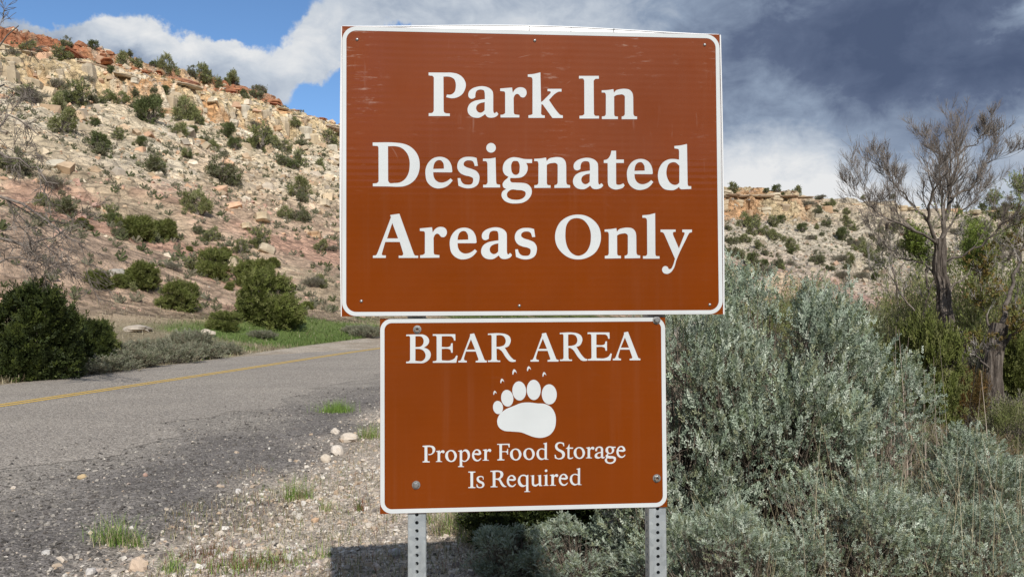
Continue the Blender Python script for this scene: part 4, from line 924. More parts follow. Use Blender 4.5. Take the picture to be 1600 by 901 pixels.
for i, (px, py, w, hk, rz) in enumerate([(105, 587, 92, .62, 0), (160, 581, 88, .66, 1), (212, 574, 86, .74, 2), (262, 567, 80, .80, 3), (305, 561, 74, .8, 4), (345, 552, 56, .7, 4.6)]):
    near_plant('verge0' if i % 2 else 'verge1', 'grey_shrub', px, py, w, hk, 'grey-green scrub in the row along the far road edge, ' + ORD[i], 'shrub', rz, group='scrub along the far road edge')
for px, py, w, hk, rz, lab in ((232, 552, 64, .8, .3, 'dull scrub behind the roadside row below the sandy mound'), (296, 545, 70, .9, 1.7, 'bushy dull scrub behind the roadside row left of the green grass'), (190, 560, 60, .9, 5.0, 'dull scrub just right of the yellowish juniper'),
                           (408, 527, 44, .6, 4.4, 'brown low scrub in the green grass under the largest roadside juniper'), (575, 527, 46, .9, 2.2, 'grey scrub beside the road right at the lower panel edge'), (552, 520, 34, .8, 1.2, 'small grey scrub above the road next to the upper panel corner')):
    near_plant('verge0', 'grey_shrub', px, py, w, hk, lab, 'shrub', rz)
# ------------------------------------------------------------------ foreground sagebrush
def sage(i, x, y, s, hk, rz, label):
    z = float(H(np.array([x]), np.array([y]))[0]); return plant(f'sage{i}', 'sagebrush', (x, y, z - .05), 1, rz, label, 'sagebrush', None, (s, s, s * hk))
sage(1, -.02, 4.95, .40, .62, .6, 'small shaded sagebrush nearest the left post under the lower panel')
sage(0, 1.50, 4.95, 1.04, 1.34, .3, 'tallest silver-green sagebrush rising beside the right edge of the upper panel')
sage(1, .98, 4.85, .94, 1.34, 2.1, 'sagebrush directly right of the lower panel, partly hidden by it')
sage(2, 2.08, 4.85, .84, 1.16, 4.0, 'sagebrush sloping down right of the tallest sagebrush')
sage(0, 2.62, 4.60, .70, .98, 5.2, 'rightmost silver sagebrush ending the clump near the picture edge')
sage(1, 1.08, 3.95, .60, .88, 1.2, 'low sagebrush at the bottom right of the right post')
sage(2, 1.66, 3.95, .66, .90, .2, 'low sagebrush at the bottom of the picture under the tallest one')
sage(0, 2.16, 3.85, .60, .88, 3.3, 'small sagebrush with dry stems at the lower right corner')
sage(1, .38, 4.75, .52, .62, 5.1, 'shaded sagebrush seen under the lower panel between the posts')
sage(2, .80, 4.35, .46, .60, 1.9, 'grey-green sagebrush just left of the right post, close to the ground')
sage(2, 2.75, 3.95, .46, .85, 2.6, 'sagebrush cut by the right picture edge among dry stems')
plant('jun_shaded', 'juniper', (.12, 5.65, 0), 1, 2.0, 'dark green juniper brush behind the shaded sagebrush under the lower panel', 'juniper', None, (.62, .45, .38))

# ------------------------------------------------------------------ dry stems and grass
def blades(P, L, wd, lean, cols, r, seg=2):
    """curved grass blades as thin tapering strips"""
    n = len(P); a = r.uniform(0, 6.283, n); le = lean * r.uniform(.1, 1.4, n); l = L * r.uniform(.3, 1.2, n)
    dx = np.cos(a) * le; dy = np.sin(a) * le; sx = -np.sin(a); sy = np.cos(a)
    V = []; 
    for k in range(seg + 1):
        t = k / seg; c = np.stack([P[:, 0] + dx * l * t * t, P[:, 1] + dy * l * t * t, P[:, 2] + l * t * (1 - .35 * le * t)], -1)
        w = wd * (1 - .85 * t) * .5; o = np.stack([sx * w, sy * w, 0 * sx], -1); V += [c - o, c + o]
    V = np.stack(V, 1); m = 2 * (seg + 1)
    F = np.array([[2 * k, 2 * k + 1, 2 * k + 3, 2 * k + 2] for k in range(seg)])
    F = F[None] + (np.arange(n) * m)[:, None, None]
    return V.reshape(-1, 3), F.reshape(-1, 4), np.repeat(cols, m, 0)
GREEN = np.array([(.13, .185, .045), (.17, .22, .06), (.10, .14, .035), (.22, .24, .09)])
STRAW = np.array([(.52, .44, .29), (.42, .35, .22), (.58, .51, .36), (.32, .25, .16)])
REDW = np.array([(.20, .09, .06), (.17, .12, .06), (.24, .12, .08), (.14, .17, .05)])
BRIGHT = np.array([(.20, .32, .065), (.26, .38, .09), (.16, .26, .05), (.33, .38, .14)])
def tuft(px, py, wpx, hpx, n, pal, label, name='grass_tuft', cat='grass', lean=.6, wd=.006):
    p = hits([px], [py])[0]; R0 = wpx / FPX * p[1] / 2; Hh = hpx / FPX * p[1]
    r = np.random.default_rng(int(px * 7 + py)); k = r.normal(size=(n, 2)) * R0 * .42
    pts = np.stack([p[0] + k[:, 0], p[1] + k[:, 1] * .8, np.zeros(n)], -1); pts[:, 2] = H(pts[:, 0], pts[:, 1]) - .004
    kk = r.random(n); V, F, C = blades(pts - p, Hh * 1.15, wd * .8, lean * 1.6, pal[r.integers(0, len(pal), n)], r)
    return tag(obj(name, np_mesh(name, V, F, [M_leaf], cols=C), None, tuple(p)), label, cat)
tuft(525, 643, 62, 19, 700, BRIGHT[:3], 'bright green grass tuft on the road shoulder left of the lower panel')
tuft(578, 683, 46, 22, 260, np.vstack([BRIGHT, STRAW[:2]]), 'thin green grass tuft beside the left edge of the lower panel')
tuft(178, 848, 66, 40, 260, np.vstack([BRIGHT[:3], STRAW[:1]]), 'green grass tuft in the dark gravel nearest the lower left corner')
tuft(214, 852, 36, 30, 90, np.vstack([BRIGHT, STRAW[:2]]), 'wispy half-dry grass tuft just right of the lower left green tuft')
tuft(462, 780, 58, 36, 260, np.vstack([BRIGHT[:3], STRAW[:2]]), 'loose green grass tuft where dark gravel meets pale stones')
tuft(510, 797, 34, 22, 80, np.vstack([BRIGHT[:2], STRAW]), 'small yellowing grass tuft among pale stones')
tuft(562, 797, 16, 24, 26, REDW, 'small reddish-stemmed plant standing alone in pale gravel', 'weed', 'weed', .5, .012)
tuft(315, 868, 120, 26, 200, REDW, 'reddish-brown weed patch near the bottom, left one', 'weed', 'weed')
tuft(372, 888, 150, 26, 330, np.vstack([REDW, BRIGHT[:2]]), 'reddish-brown weed patch at the bottom edge, middle one', 'weed', 'weed')
tuft(440, 880, 120, 26, 200, np.vstack([REDW[:2], BRIGHT]), 'greenish weed patch at the bottom edge left of the sign shadow', 'weed', 'weed')
tuft(268, 892, 50, 34, 90, np.vstack([BRIGHT[:3], STRAW[:1]]), 'thin green weeds right of the pale rounded rock at the bottom', 'weed', 'weed')
tuft(500, 870, 46, 24, 60, np.vstack([BRIGHT, STRAW[:2]]), 'sparse green sprouts in the gravel left of the sign shadow', 'weed', 'weed')
tuft(700, 832, 60, 50, 240, np.vstack([STRAW, BRIGHT[:2]]), 'dry grass clump seen just right of the left post')
tuft(742, 846, 60, 46, 240, np.vstack([STRAW[:3], BRIGHT[:2]]), 'straw-coloured grass clump against the shaded sagebrush')
tuft(720, 812, 50, 34, 150, np.vstack([STRAW[:3], BRIGHT[:1]]), 'dry grass clump close under the lower panel edge')
tuft(668, 815, 40, 30, 80, np.vstack([STRAW[:3], BRIGHT]), 'short weedy clump behind the left post')
def verge_grass():
    r = np.random.default_rng(5); n = 110000
    s = r.uniform(14, 62, n) ; X = []; 
    i = r.integers(0, len(RP) - 1, n); 
    P = RP[i] + (RP[np.minimum(i + 1, len(RP) - 1)] - RP[i]) * r.random((n, 1)); T = unit(RP[np.minimum(i + 1, len(RP) - 1)] - RP[np.maximum(i - 1, 0)]); N = np.stack([T[:, 1], -T[:, 0]], -1)
    off = -3.3 - 13 * r.random(n) ** 1.5; P = P + N * off[:, None]
    m = (P[:, 1] > 14) & (P[:, 1] < 66); P = P[m][:42000]; off = off[m][:42000]
    n1 = fbm(P[:, 0] / 6, P[:, 1] / 6, 73, 4)
    gr = sstep(26, 32, P[:, 1]) * sstep(-.28, .02, n1) * (1 - sstep(7.5, 10.5, -off))
    pick = r.random(len(P)) < .40 + .60 * gr
    P = P[pick]; gr = gr[pick]; Z = H(P[:, 0], P[:, 1]); pts = np.c_[P, Z]
    pal = np.where((r.random(len(P)) < gr * .95)[:, None], np.array([(.12, .185, .045), (.16, .21, .06), (.09, .14, .035)])[r.integers(0, 3, len(P))], STRAW[r.integers(0, 4, len(P))] * .7)
    V, F, C = blades(pts, .19, .03, .7, pal, r, 1)
    tag(obj('grass', np_mesh('grass', V, F, [M_leaf], cols=C)), 'green and straw-coloured grass along the far verge of the road', 'grass', kind='stuff')
verge_grass()
def dry_stems(cx, cy, R0, n, L, label, z0=0.0, pal=STRAW, wd=.004, seed=1, lean=.42):
    r = np.random.default_rng(seed); k = r.normal(size=(n, 2)) * R0; n = len(k); pts = np.stack([cx + k[:, 0], cy + k[:, 1], np.zeros(n)], -1); pts[:, 2] = H(pts[:, 0], pts[:, 1]) + z0
    c = np.array([cx, cy, pts[:, 2].mean()]); V, F, C = blades(pts - c, L, wd, lean, pal[r.integers(0, len(pal), n)], r, 4)
    tag(obj('dry_grass', np_mesh('dry_grass', V, F, [M_leaf], cols=C), None, tuple(c)), label, 'dry grass')
dry_stems(1.72, 3.95, .22, 170, 1.02, 'tall straw stems poking through the middle of the sagebrush clump', seed=11)
dry_stems(2.22, 3.85, .26, 240, 1.02, 'bundle of dry stems at the right side of the sagebrush clump', seed=12)
dry_stems(2.42, 4.75, .16, 60, 1.28, 'pinkish upright seed stalks standing above the rightmost sagebrush', pal=np.array([(.50, .42, .35), (.44, .35, .29)]), wd=.009, seed=13, lean=.10)
dry_stems(2.75, 4.1, .16, 120, .95, 'green-yellow grass stems at the right picture edge', pal=np.vstack([STRAW, GREEN[3:]]), seed=14)
dry_stems(1.38, 3.75, .18, 120, .78, 'short dry stems at the bottom beside the right post sagebrush', seed=15)
dry_stems(2.95, 5.2, .25, 120, .80, 'grey dead stalks behind the rightmost sagebrush', pal=np.array([(.33, .30, .27), (.26, .235, .21)]), seed=16)

# ------------------------------------------------------------------ stones
def rock_templates(n, seed, blocky=.5, sub=False):
    r = np.random.default_rng(seed); out = []
    for _ in range(n):
        V = np.array([(x, y, z) for z in (-.5, .5) for (x, y) in ((-.5, -.5), (.5, -.5), (.5, .5), (-.5, .5))]) + r.uniform(-.16, .16, (8, 3))
        V[4:, :2] *= r.uniform(.55, .95); F = np.array([(0, 3, 2, 1), (4, 5, 6, 7), (0, 1, 5, 4), (1, 2, 6, 5), (2, 3, 7, 6), (3, 0, 4, 7)])
        out.append((V, F))
    return out
def spin(n, r, tilt=.5):
    a = r.uniform(0, 6.283, n); t = r.normal(size=n) * tilt; b = r.uniform(0, 6.283, n)
    D = np.stack([np.sin(t) * np.cos(b), np.sin(t) * np.sin(b), np.cos(t)], -1); X = unit(np.cross(np.stack([np.cos(a), np.sin(a), 0 * a], -1), D)); Y = np.cross(D, X); return np.stack([X, Y, D], -1)
def stones(name, P, size, cols, seed, sq=(1, .8, .55), tilt=.5, m=M_stone, label=None, cat=None):
    r = np.random.default_rng(seed); T = rock_templates(8, seed); n = len(P); parts = []
    q = r.integers(0, 8, n)
    for k in range(8):
        w = q == k
        if not w.any(): continue
        V, F = T[k]; V = V * np.array(sq) * (r.uniform(.7, 1.3, 3)); parts.append(scatter((V, F), spin(w.sum(), r, tilt), size[w], P[w], cols[w]))
    V, F, C = join(parts); return tag(obj(name, np_mesh(name, V, F, [m], cols=C)), label, cat, kind='stuff')
def gravel():
    r = np.random.default_rng(31)
    n = 74000; Y = 2.6 + (17 - 2.6) * r.random(n) ** 1.7; X = r.uniform(-.66, .30, n) * Y
    dr = road_dist(X, Y); z = H(X, Y)
    n1 = fbm(X * .9, Y * .9, 71, 4); n2 = fbm(X / 6, Y / 6, 73, 4)
    dark = 1 - sstep(6.7, 8.2, dr + 1.6 * n2 + .8 * n1)
    keep = (dr > 4.0) & (dr < 11.5) & (r.random(n) < np.clip(.35 + .5 * sstep(4.2, 5.6, dr), 0, 1)); 
    X, Y, z, dark, dr = X[keep], Y[keep], z[keep], dark[keep], dr[keep]; n = len(X)
    dk = np.array([(.085, .078, .072), (.14, .13, .118), (.24, .22, .195), (.36, .33, .29), (.11, .098, .09)]); pl = np.array([(.55, .48, .40), (.62, .57, .50), (.46, .37, .28), (.50, .42, .36), (.35, .31, .27), (.22, .19, .17)])
    isd = r.random(n) < .12 + .85 * dark
    C = np.where(isd[:, None], dk[r.integers(0, 5, n)], pl[r.integers(0, 6, n)]) * r.uniform(.8, 1.2, (n, 1))
    size = (.009 + .010 * r.pareto(2.6, n).clip(0, 3.2)) * np.where(isd, .85, 1.05); size = np.minimum(size, .052)
    stones('gravel', np.c_[X, Y, z + size * .12], size, C, 32, label='loose dark asphalt chips and pale limestone gravel on the road shoulder', cat='gravel')
gravel()
def broken_stones():
    r = np.random.default_rng(36); n = 2300; Y = r.uniform(3.6, 14, n); lx = -10.6 + .146 * (Y - 2.6); dr_ = 8.35 + r.normal(size=n) * .6; X = lx + dr_ * 1.01
    k = (fbm(X * 1.4, Y * 1.4, 37, 3) > -.05) | (r.random(n) < .3); X, Y = X[k], Y[k]; n = len(X); size = (.016 + .014 * r.pareto(2.6, n)).clip(0, .06)
    pl = np.array([(.66, .60, .52), (.58, .50, .41), (.70, .66, .60), (.52, .40, .29)]); C = pl[r.integers(0, 4, n)] * r.uniform(.8, 1.12, (n, 1))
    stones('broken_stone', np.c_[X, Y, H(X, Y) + size * .15], size, C, 38, label='pale broken stones gathered along the outer shoulder left of the sign', cat='stones')
broken_stones()
def shoulder_weeds():
    r = np.random.default_rng(39); n = 60000; Y = 3.2 + 9 * r.random(n) ** 1.4; X = r.uniform(-.5, .06, n) * Y; dr = road_dist(X, Y); q = fbm(X * 1.7, Y * 1.7, 40, 4)
    k = (q > .10) & (dr > 6.9) & (dr < 11.5) & (r.random(n) < .5); X, Y = X[k][:9000], Y[k][:9000]; n = len(X)
    pal = np.vstack([REDW, STRAW, STRAW, GREEN]); V, F, C = blades(np.c_[X, Y, H(X, Y)], .085, .0045, .9, pal[r.integers(0, len(pal), n)], r)
    tag(obj('weeds', np_mesh('weeds', V, F, [M_leaf], cols=C)), 'thin scattered sprouts and dead stems growing through the shoulder gravel', 'weeds', kind='stuff')
shoulder_weeds()
def far_rocks():
    r = np.random.default_rng(41); n = 27000
    s = r.uniform(-22, 122, n); d = 2 + 96 * r.random(n) ** .8; x = FX + UX * s - UY * d; y = FY + UY * s + UX * d
    dens = .35 + .65 * sstep(-.15, .2, fbm(x / 7, y / 7, 43, 3)); dens *= .35 + .65 * sstep(16, 40, d); k = (r.random(n) < dens) & (np.abs(x / y) < .68) & (y > 20)
    x, y, d = x[k], y[k], d[k]; n = len(x); z = H(x, y)
    size = (.16 + .21 * r.pareto(2.2, n)).clip(0, 1.6) * (.55 + .45 * sstep(20, 45, d))
    pal = np.array([(.56, .49, .38), (.50, .42, .31), (.60, .54, .45), (.46, .36, .26), (.42, .38, .33), (.50, .34, .24)])
    C = pal[r.integers(0, 6, n)] * r.uniform(.72, 1.3, (n, 1)); C = C * np.array([1.04, .99, .92]); C[(d > 85) & (r.random(n) < .6)] = (.36, .165, .09); lowp = (d < 34) & (r.random(n) < .5); C[lowp] = (.48, .31, .24)
    stones('talus_stones', np.c_[x, y, z + .05 * size], size, C, 42, (1, .8, .6), .6, M_rock, 'countless pale broken stones strewn over the left hillside', 'stones')
    n = 9000; x = r.uniform(40, 175, n); y = r.uniform(112, 205, n); k = (x / y > .22) & (x / y < .72); x, y = x[k], y[k]; n = len(x); z = H(x, y)
    size = (.26 + .25 * r.pareto(2.5, n)).clip(0, 1.8); C = pal[r.integers(0, 6, n)] * r.uniform(.75, 1.12, (n, 1))
    stones('talus_stones', np.c_[x, y, z + .05 * size], size, C * .82, 44, (1, .8, .6), .6, M_rock, 'countless pale broken stones strewn over the far right mesa slope', 'stones')
far_rocks()
def tuft_dots():
    """low dry bunch plants that dot both slopes"""
    r = np.random.default_rng(51); n = 9000; s = r.uniform(-20, 118, n); d = 3 + 85 * r.random(n) ** 1.2; x = FX + UX * s - UY * d; y = FY + UY * s + UX * d
    k = (np.abs(x / y) < .68) & (y > 20) & (r.random(n) < .25 + .75 * sstep(-.1, .2, fbm(x / 5, y / 5, 53, 3))); x, y = x[k], y[k]
    x2 = r.uniform(40, 170, 3500); y2 = r.uniform(110, 200, 3500); k = (x2 / y2 > .22) & (x2 / y2 < .7); x = np.concatenate([x, x2[k]]); y = np.concatenate([y, y2[k]])
    n = len(x); z = H(x, y); T = sprig_template(9, .10, .28, .10, 62, r); C = np.array([(.17, .165, .11), (.12, .125, .07), (.21, .19, .13), (.10, .115, .05)])[r.integers(0, 4, n)]
    V, F, C = scatter(T, spin(n, r, .15), r.uniform(.5, 1.5, n), np.c_[x, y, z], C)
    tag(obj('bunch_grass', np_mesh('bunch_grass', V, F, [M_leaf], cols=C)), 'low grey-green bunch plants dotting the dry slopes', 'ground cover', kind='stuff')
tuft_dots()
def bevel_block(seed, col, strata=False):
    r = np.random.default_rng(seed); V = []; 
    prof = [(-.5, .86), (-.40, 1.0), (0.0, .94 + r.uniform(-.05, .05)), (.38, .98), (.5, .80)] if not strata else [(-.5, .84), (-.28, 1.02), (-.22, .86), (.1, .90), (.16, 1.05), (.46, 1.0), (.5, .86)]
    ang = np.array([.25, .9, 1.9, 2.6, 3.5, 4.1, 5.1, 5.8]) + r.uniform(-.15, .15, 8); rad = .5 * r.uniform(.92, 1.18, 8)
    for z, k in prof:
        for a, q in zip(ang, rad): V.append((q * k * math.cos(a) * 1.12 + r.normal() * .02, q * k * math.sin(a) * 1.12 + r.normal() * .02, z + r.normal() * .02))
    F = []; m = len(prof)
    for i in range(m - 1):
        for k in range(8): k2 = (k + 1) % 8; F.append((i * 8 + k, i * 8 + k2, (i + 1) * 8 + k2, (i + 1) * 8 + k))
    V.append((0, 0, .52)); V.append((0, 0, -.5)); 
    for k in range(8): F.append(((m - 1) * 8 + k, (m - 1) * 8 + (k + 1) % 8, len(V) - 2)); F.append((((k + 1) % 8), k, len(V) - 1))
    me = polymesh('rock_block', V, F, [M_rock]); a = me.color_attributes.new('tint', 'FLOAT_COLOR', 'POINT'); a.data.foreach_set('color', np.tile(np.array([*col, 1], dtype=np.float32), len(V))); return me
CREAM = [bevel_block(i, c) for i, c in enumerate([(.54, .44, .30), (.57, .48, .35), (.52, .35, .21), (.58, .52, .41), (.48, .39, .27), (.50, .42, .31)])]
REDB = [bevel_block(20 + i, c, True) for i, c in enumerate([(.38, .165, .085), (.34, .14, .08), (.42, .20, .11), (.33, .17, .115)])]
GOLD = [bevel_block(40 + i, c, i % 2 == 0) for i, c in enumerate([(.50, .40, .27), (.47, .32, .20), (.52, .45, .33), (.42, .33, .23)])]
def cliff_blocks():
    r = np.random.default_rng(61)
    def level(s, z, d0, d1):
        d = np.linspace(d0, d1, 120); x = FX + UX * s - UY * d; y = FY + UY * s + UX * d; Z = H(x, y); w = np.where(Z > z)[0]
        return (x[w[0]], y[w[0]], d[w[0]]) if len(w) else None
    cnt = 0; rot = math.atan2(UY, UX)
    for s in np.arange(14, 106, 1.1):
        k = np.interp(s, [-200, 10, 34, 70, 96, 150, 260], [.9, .92, .95, 1.0, .985, .72, .35])
        if r.random() < .12 + .45 * (float(vnoise(s / 7, 3.3, 5)) > .05): continue
        zt = r.uniform(31.4, 37.0); q = level(s, zt * k, 58, 95)
        if not q: continue
        w = r.uniform(.7, 2.3) ** 1.1; hh = w * r.uniform(.6, 1.9)
        obj('rock_block', CREAM[r.integers(0, 6)], HILL, (q[0] - UY * -.35, q[1] + UX * .35, zt * k - .3 * hh), (r.normal() * .13, r.normal() * .13, rot + r.normal() * .6), (w, w * r.uniform(.7, 1.1), hh)); cnt += 1
    for s in np.arange(-8, 92, 1.0):
        k = np.interp(s, [-200, 10, 34, 70, 96, 150, 260], [.9, .92, .95, 1.0, .985, .72, .35])
        zt = 41.0 + .6 * math.sin(s * .35) + r.uniform(-.9, 1.2)
        if r.random() < .5: continue
        q = level(s, zt * k, 80, 110)
        if not q: continue
        obj('rock_block', REDB[r.integers(0, 4)], HILL, (q[0] + UY * .2, q[1] - UX * .2, zt * k - .2), (r.normal() * .08, r.normal() * .08, rot + r.normal() * .5), (r.uniform(1.6, 4.8), r.uniform(1.2, 2.2), r.uniform(.4, 1.1))); cnt += 1
    LEDGE = [bevel_block(60 + i, c, True) for i, c in enumerate([(.46, .36, .26), (.40, .30, .21), (.52, .43, .31)])]
    for s in np.arange(0, 104, 2.1):
        k = np.interp(s, [-200, 10, 34, 70, 96, 150, 260], [.9, .92, .95, 1.0, .985, .72, .35])
        for zt in (37.6, 39.3):
            if r.random() < (.55 if zt < 38 else .72): continue
            q = level(s, (zt + .4 * math.sin(s * .13)) * k, 62, 100)
            if not q: continue
            obj('rock_ledge', LEDGE[r.integers(0, 3)], HILL, (q[0] + UY * .4, q[1] - UX * .4, (zt + .4 * math.sin(s * .13)) * k), (r.normal() * .03, r.normal() * .03, rot + r.normal() * .12), (r.uniform(2.4, 6.0), r.uniform(1.2, 2.0), r.uniform(.35, .8)))
    # larger single rocks on the scree
    for _ in range(70):
        s = r.uniform(-12, 110); d = r.uniform(12, 76); x = FX + UX * s - UY * d; y = FY + UY * s + UX * d
        if abs(x / y) > .66: continue
        z = float(H(np.array([x]), np.array([y]))[0]); w = r.uniform(.8, 2.0)
        obj('rock', CREAM[r.integers(0, 6)], HILL, (x, y, z + .1 * w), (r.normal() * .25, r.normal() * .25, r.uniform(0, 6)), (w, w * .8, w * .5))
    # mesa cliff
    for X in np.arange(48, 82, 1.6):
        for zt in (r.uniform(24.5, 31.2),):
            yy = np.linspace(180, 214, 120); Z = H(np.full(120, X), yy); w = np.where(Z > zt)[0]
            if not len(w) or r.random() < .12: continue
            q = r.uniform(1.0, 3.4)
            obj('rock_block', GOLD[r.integers(0, 4)], MESA, (X + r.normal() * .4, yy[w[0]] + .5, zt), (r.normal() * .1, r.normal() * .1, r.normal() * .5), (q, q * .8, q * r.uniform(.45, 1.1)))
    for X in np.arange(46, 84, 3.0):
        for zt in (32.0, 30.2):
            yy = np.linspace(180, 220, 140); Z = H(np.full(140, X), yy); w = np.where(Z > zt)[0]
            if not len(w) or r.random() < .3: continue
            obj('rock_ledge', LEDGE[r.integers(0, 3)], MESA, (X, yy[w[0]], zt), (r.normal() * .03, r.normal() * .03, r.normal() * .12), (r.uniform(3.5, 7), 2.4, r.uniform(.4, .8)))
    for X in np.arange(84, 158, 2.6):
        yy = np.linspace(190, 230, 120); zt = 29.6 * (1 - .08 * sstep(60, 160, X)); Z = H(np.full(120, X), yy); w = np.where(Z > zt)[0]
        if not len(w) or r.random() < .3: continue
        obj('rock_block', GOLD[r.integers(0, 4)], MESA, (X, yy[w[0]], zt), (0, 0, r.normal() * .3), (r.uniform(2, 4), 2.0, r.uniform(.8, 1.7)))
cliff_blocks()
def single_rock(px, py, w, h, col, label, seed, name='rock'):
    p = hits([px], [py])[0]; W_ = w / FPX * p[1]; Hh = h / FPX * p[1]
    r = np.random.default_rng(seed); n1, n2 = 12, 7; V = []; F = []
    for i in range(n2):
        a = math.pi * (i + .5) / n2
        for k in range(n1):
            b = 2 * math.pi * k / n1; d = np.array([math.sin(a) * math.cos(b), math.sin(a) * math.sin(b), math.cos(a)]); q = 1 + .7 * float(vnoise(d[0] * 1.3 + seed, d[1] * 1.3 + d[2] * 1.3, seed)) + .35 * float(vnoise(d[0] * 3 + seed, d[1] * 3 - d[2] * 2.6, seed + 3))
            v = np.sign(d) * np.abs(d) ** .6; v = v / np.linalg.norm(v) * .6 + d * .5; V.append(v * q * .5)
    V.append((0, 0, .5)); V.append((0, 0, -.5))
    for i in range(n2 - 1):
        for k in range(n1): k2 = (k + 1) % n1; F.append((i * n1 + k, (i + 1) * n1 + k, (i + 1) * n1 + k2, i * n1 + k2))
    for k in range(n1): F.append((k, (k + 1) % n1, len(V) - 2)); F.append(((n2 - 1) * n1 + (k + 1) % n1, (n2 - 1) * n1 + k, len(V) - 1))
    me = polymesh(name, V, F, [M_stone if W_ < .5 else M_rock], False); a = me.color_attributes.new('tint', 'FLOAT_COLOR', 'POINT'); a.data.foreach_set('color', np.tile(np.array([*col, 1], dtype=np.float32), len(V)))
    return tag(obj(name, me, None, (p[0], p[1] + W_ * .3, p[2] + Hh * .30), (0, 0, r.uniform(0, 6)), (W_, W_ * .8, Hh * 1.1)), label, 'rock')
PALE = (.62, .54, .45)
for a in [(211, 893, 25, 22, (.60, .47, .36), 'pale rounded cobble at the bottom left, the largest one on the gravel', 33),
          (139, 899, 17, 12, (.60, .56, .52), 'white stone at the bottom picture edge left of the large cobble', 2),
          (126, 748, 12, 8, (.55, .42, .25), 'yellowish stone alone at the edge of the asphalt', 3), (226, 744, 8, 6, (.45, .30, .24), 'pinkish stone alone on the dark gravel right of the yellowish one', 4),
          (525, 710, 20, 14, (.64, .57, .49), 'chunky pale stone in the row left of the lower panel', 5), (508, 722, 13, 12, (.60, .52, .42), 'slanted pale stone just below the chunky one', 6),
          (545, 690, 26, 14, (.60, .52, .43), 'flat pale stone nearest the lower panel', 7), (522, 678, 14, 9, (.62, .55, .47), 'small pale stone above the chunky one', 8),
          (371, 771, 10, 8, (.70, .66, .62), 'small white stone on the dark gravel in the middle', 9), (474, 789, 9, 8, (.62, .58, .52), 'small white stone beside the loose grass tuft', 10),
          (491, 816, 10, 8, (.58, .40, .26), 'small orange stone among pale gravel', 11), (452, 876, 13, 12, (.64, .60, .55), 'rounded white stone near the bottom left of the sign shadow', 12),
          (616, 870, 22, 13, (.50, .48, .47), 'grey stone lying in the sign shadow left of the left post', 13), (70, 866, 14, 6, (.55, .52, .48), 'thin pale chip near the bottom left corner', 14),
          (575, 826, 16, 9, (.62, .55, .46), 'pale stone just above the top edge of the sign shadow', 15), (600, 660, 16, 10, (.62, .53, .42), 'pale stone half hidden behind the lower panel edge', 16)]:
    single_rock(*a)
single_rock(180, 432, 38, 14, (.42, .39, .34), 'flat grey boulder with a dark hollow under it above the verge', 21, 'boulder')
single_rock(205, 518, 44, 12, (.46, .40, .33), 'low rock ledge in front of the sandy mound', 22, 'boulder')
single_rock(321, 525, 22, 10, (.58, .50, .40), 'pale boulder at the foot of the slope beside the green grass', 23, 'boulder')

# ------------------------------------------------------------------ bare trees
def wp(px, py, Y):
    d = pix_dir([px], [py])[0]; return d * (Y / d[1]) + np.array([0, 0, CAM_H])
def resample(P, n):
    P = np.array(P); L = np.concatenate([[0], np.cumsum(np.linalg.norm(np.diff(P, axis=0), axis=1))]); S = np.linspace(0, L[-1], n)
    return np.stack([np.interp(S, L, P[:, k]) for k in range(3)], -1)
def twigs(limbs, r, gens, spread, upb, shrink=.45, dens=1.0, rmin=.0035, droop=0):
    """limbs: (path, r0, r1); grows finer and finer side shoots"""
    paths = [l[0] for l in limbs]; rads = [np.linspace(l[1], l[2], len(l[0])) for l in limbs]; cur = list(zip(paths, rads)); tips = []; out_p = []; out_r = []
    cnt = [5.5, 6.5, 5.0]; lens = [1.15, 1.1, 1.45]
    for g in range(gens):
        nxt = []
        for P, R in cur:
            L = np.linalg.norm(np.diff(P, axis=0), axis=1).sum(); n = max(2, int(dens * cnt[min(g, 2)] * (.6 + .22 * L if g == 0 else 1) * r.uniform(.7, 1.3)))
            for _ in range(n):
                u = r.uniform(.22, 1.0); k = u * (len(P) - 1); i = min(int(k), len(P) - 2); f = k - i; p = P[i] * (1 - f) + P[i + 1] * f; T = unit(P[i + 1] - P[i]); rr = R[i] * (1 - f) + R[i + 1] * f
                D = unit(T + unit(r.normal(size=3)) * spread + np.array([0, 0, upb])); ln = lens[min(g, 2)] * shrink * L * r.uniform(.45, 1.15) * (1 - .35 * u)
                ln = min(max(ln, .22), 1.9); m = 6 if g < 2 else 4; pts = [p]; d = D
                for q in range(m - 1): d = unit(d + r.normal(size=3) * .15 + np.array([0, 0, .10 * (1 if not droop else -droop)])); pts.append(pts[-1] + d * ln / (m - 1))
                pts = np.array(pts); r0 = max(rr * .5, rmin * 1.15); R2 = np.linspace(r0, max(r0 * .4, rmin * .8), m); nxt.append((pts, R2))
        out_p += [a for a, b in nxt]; out_r += [b for a, b in nxt]; cur = nxt; tips = [a[-1] for a, b in nxt]
    return out_p, out_r, np.array(tips)
M_twig = simple_var('pale_twig', (.26, .235, .21), (.40, .37, .34), 5, .9)
M_twigd = simple_var('brown_twig', (.14, .115, .10), (.25, .22, .19), 5, .9)
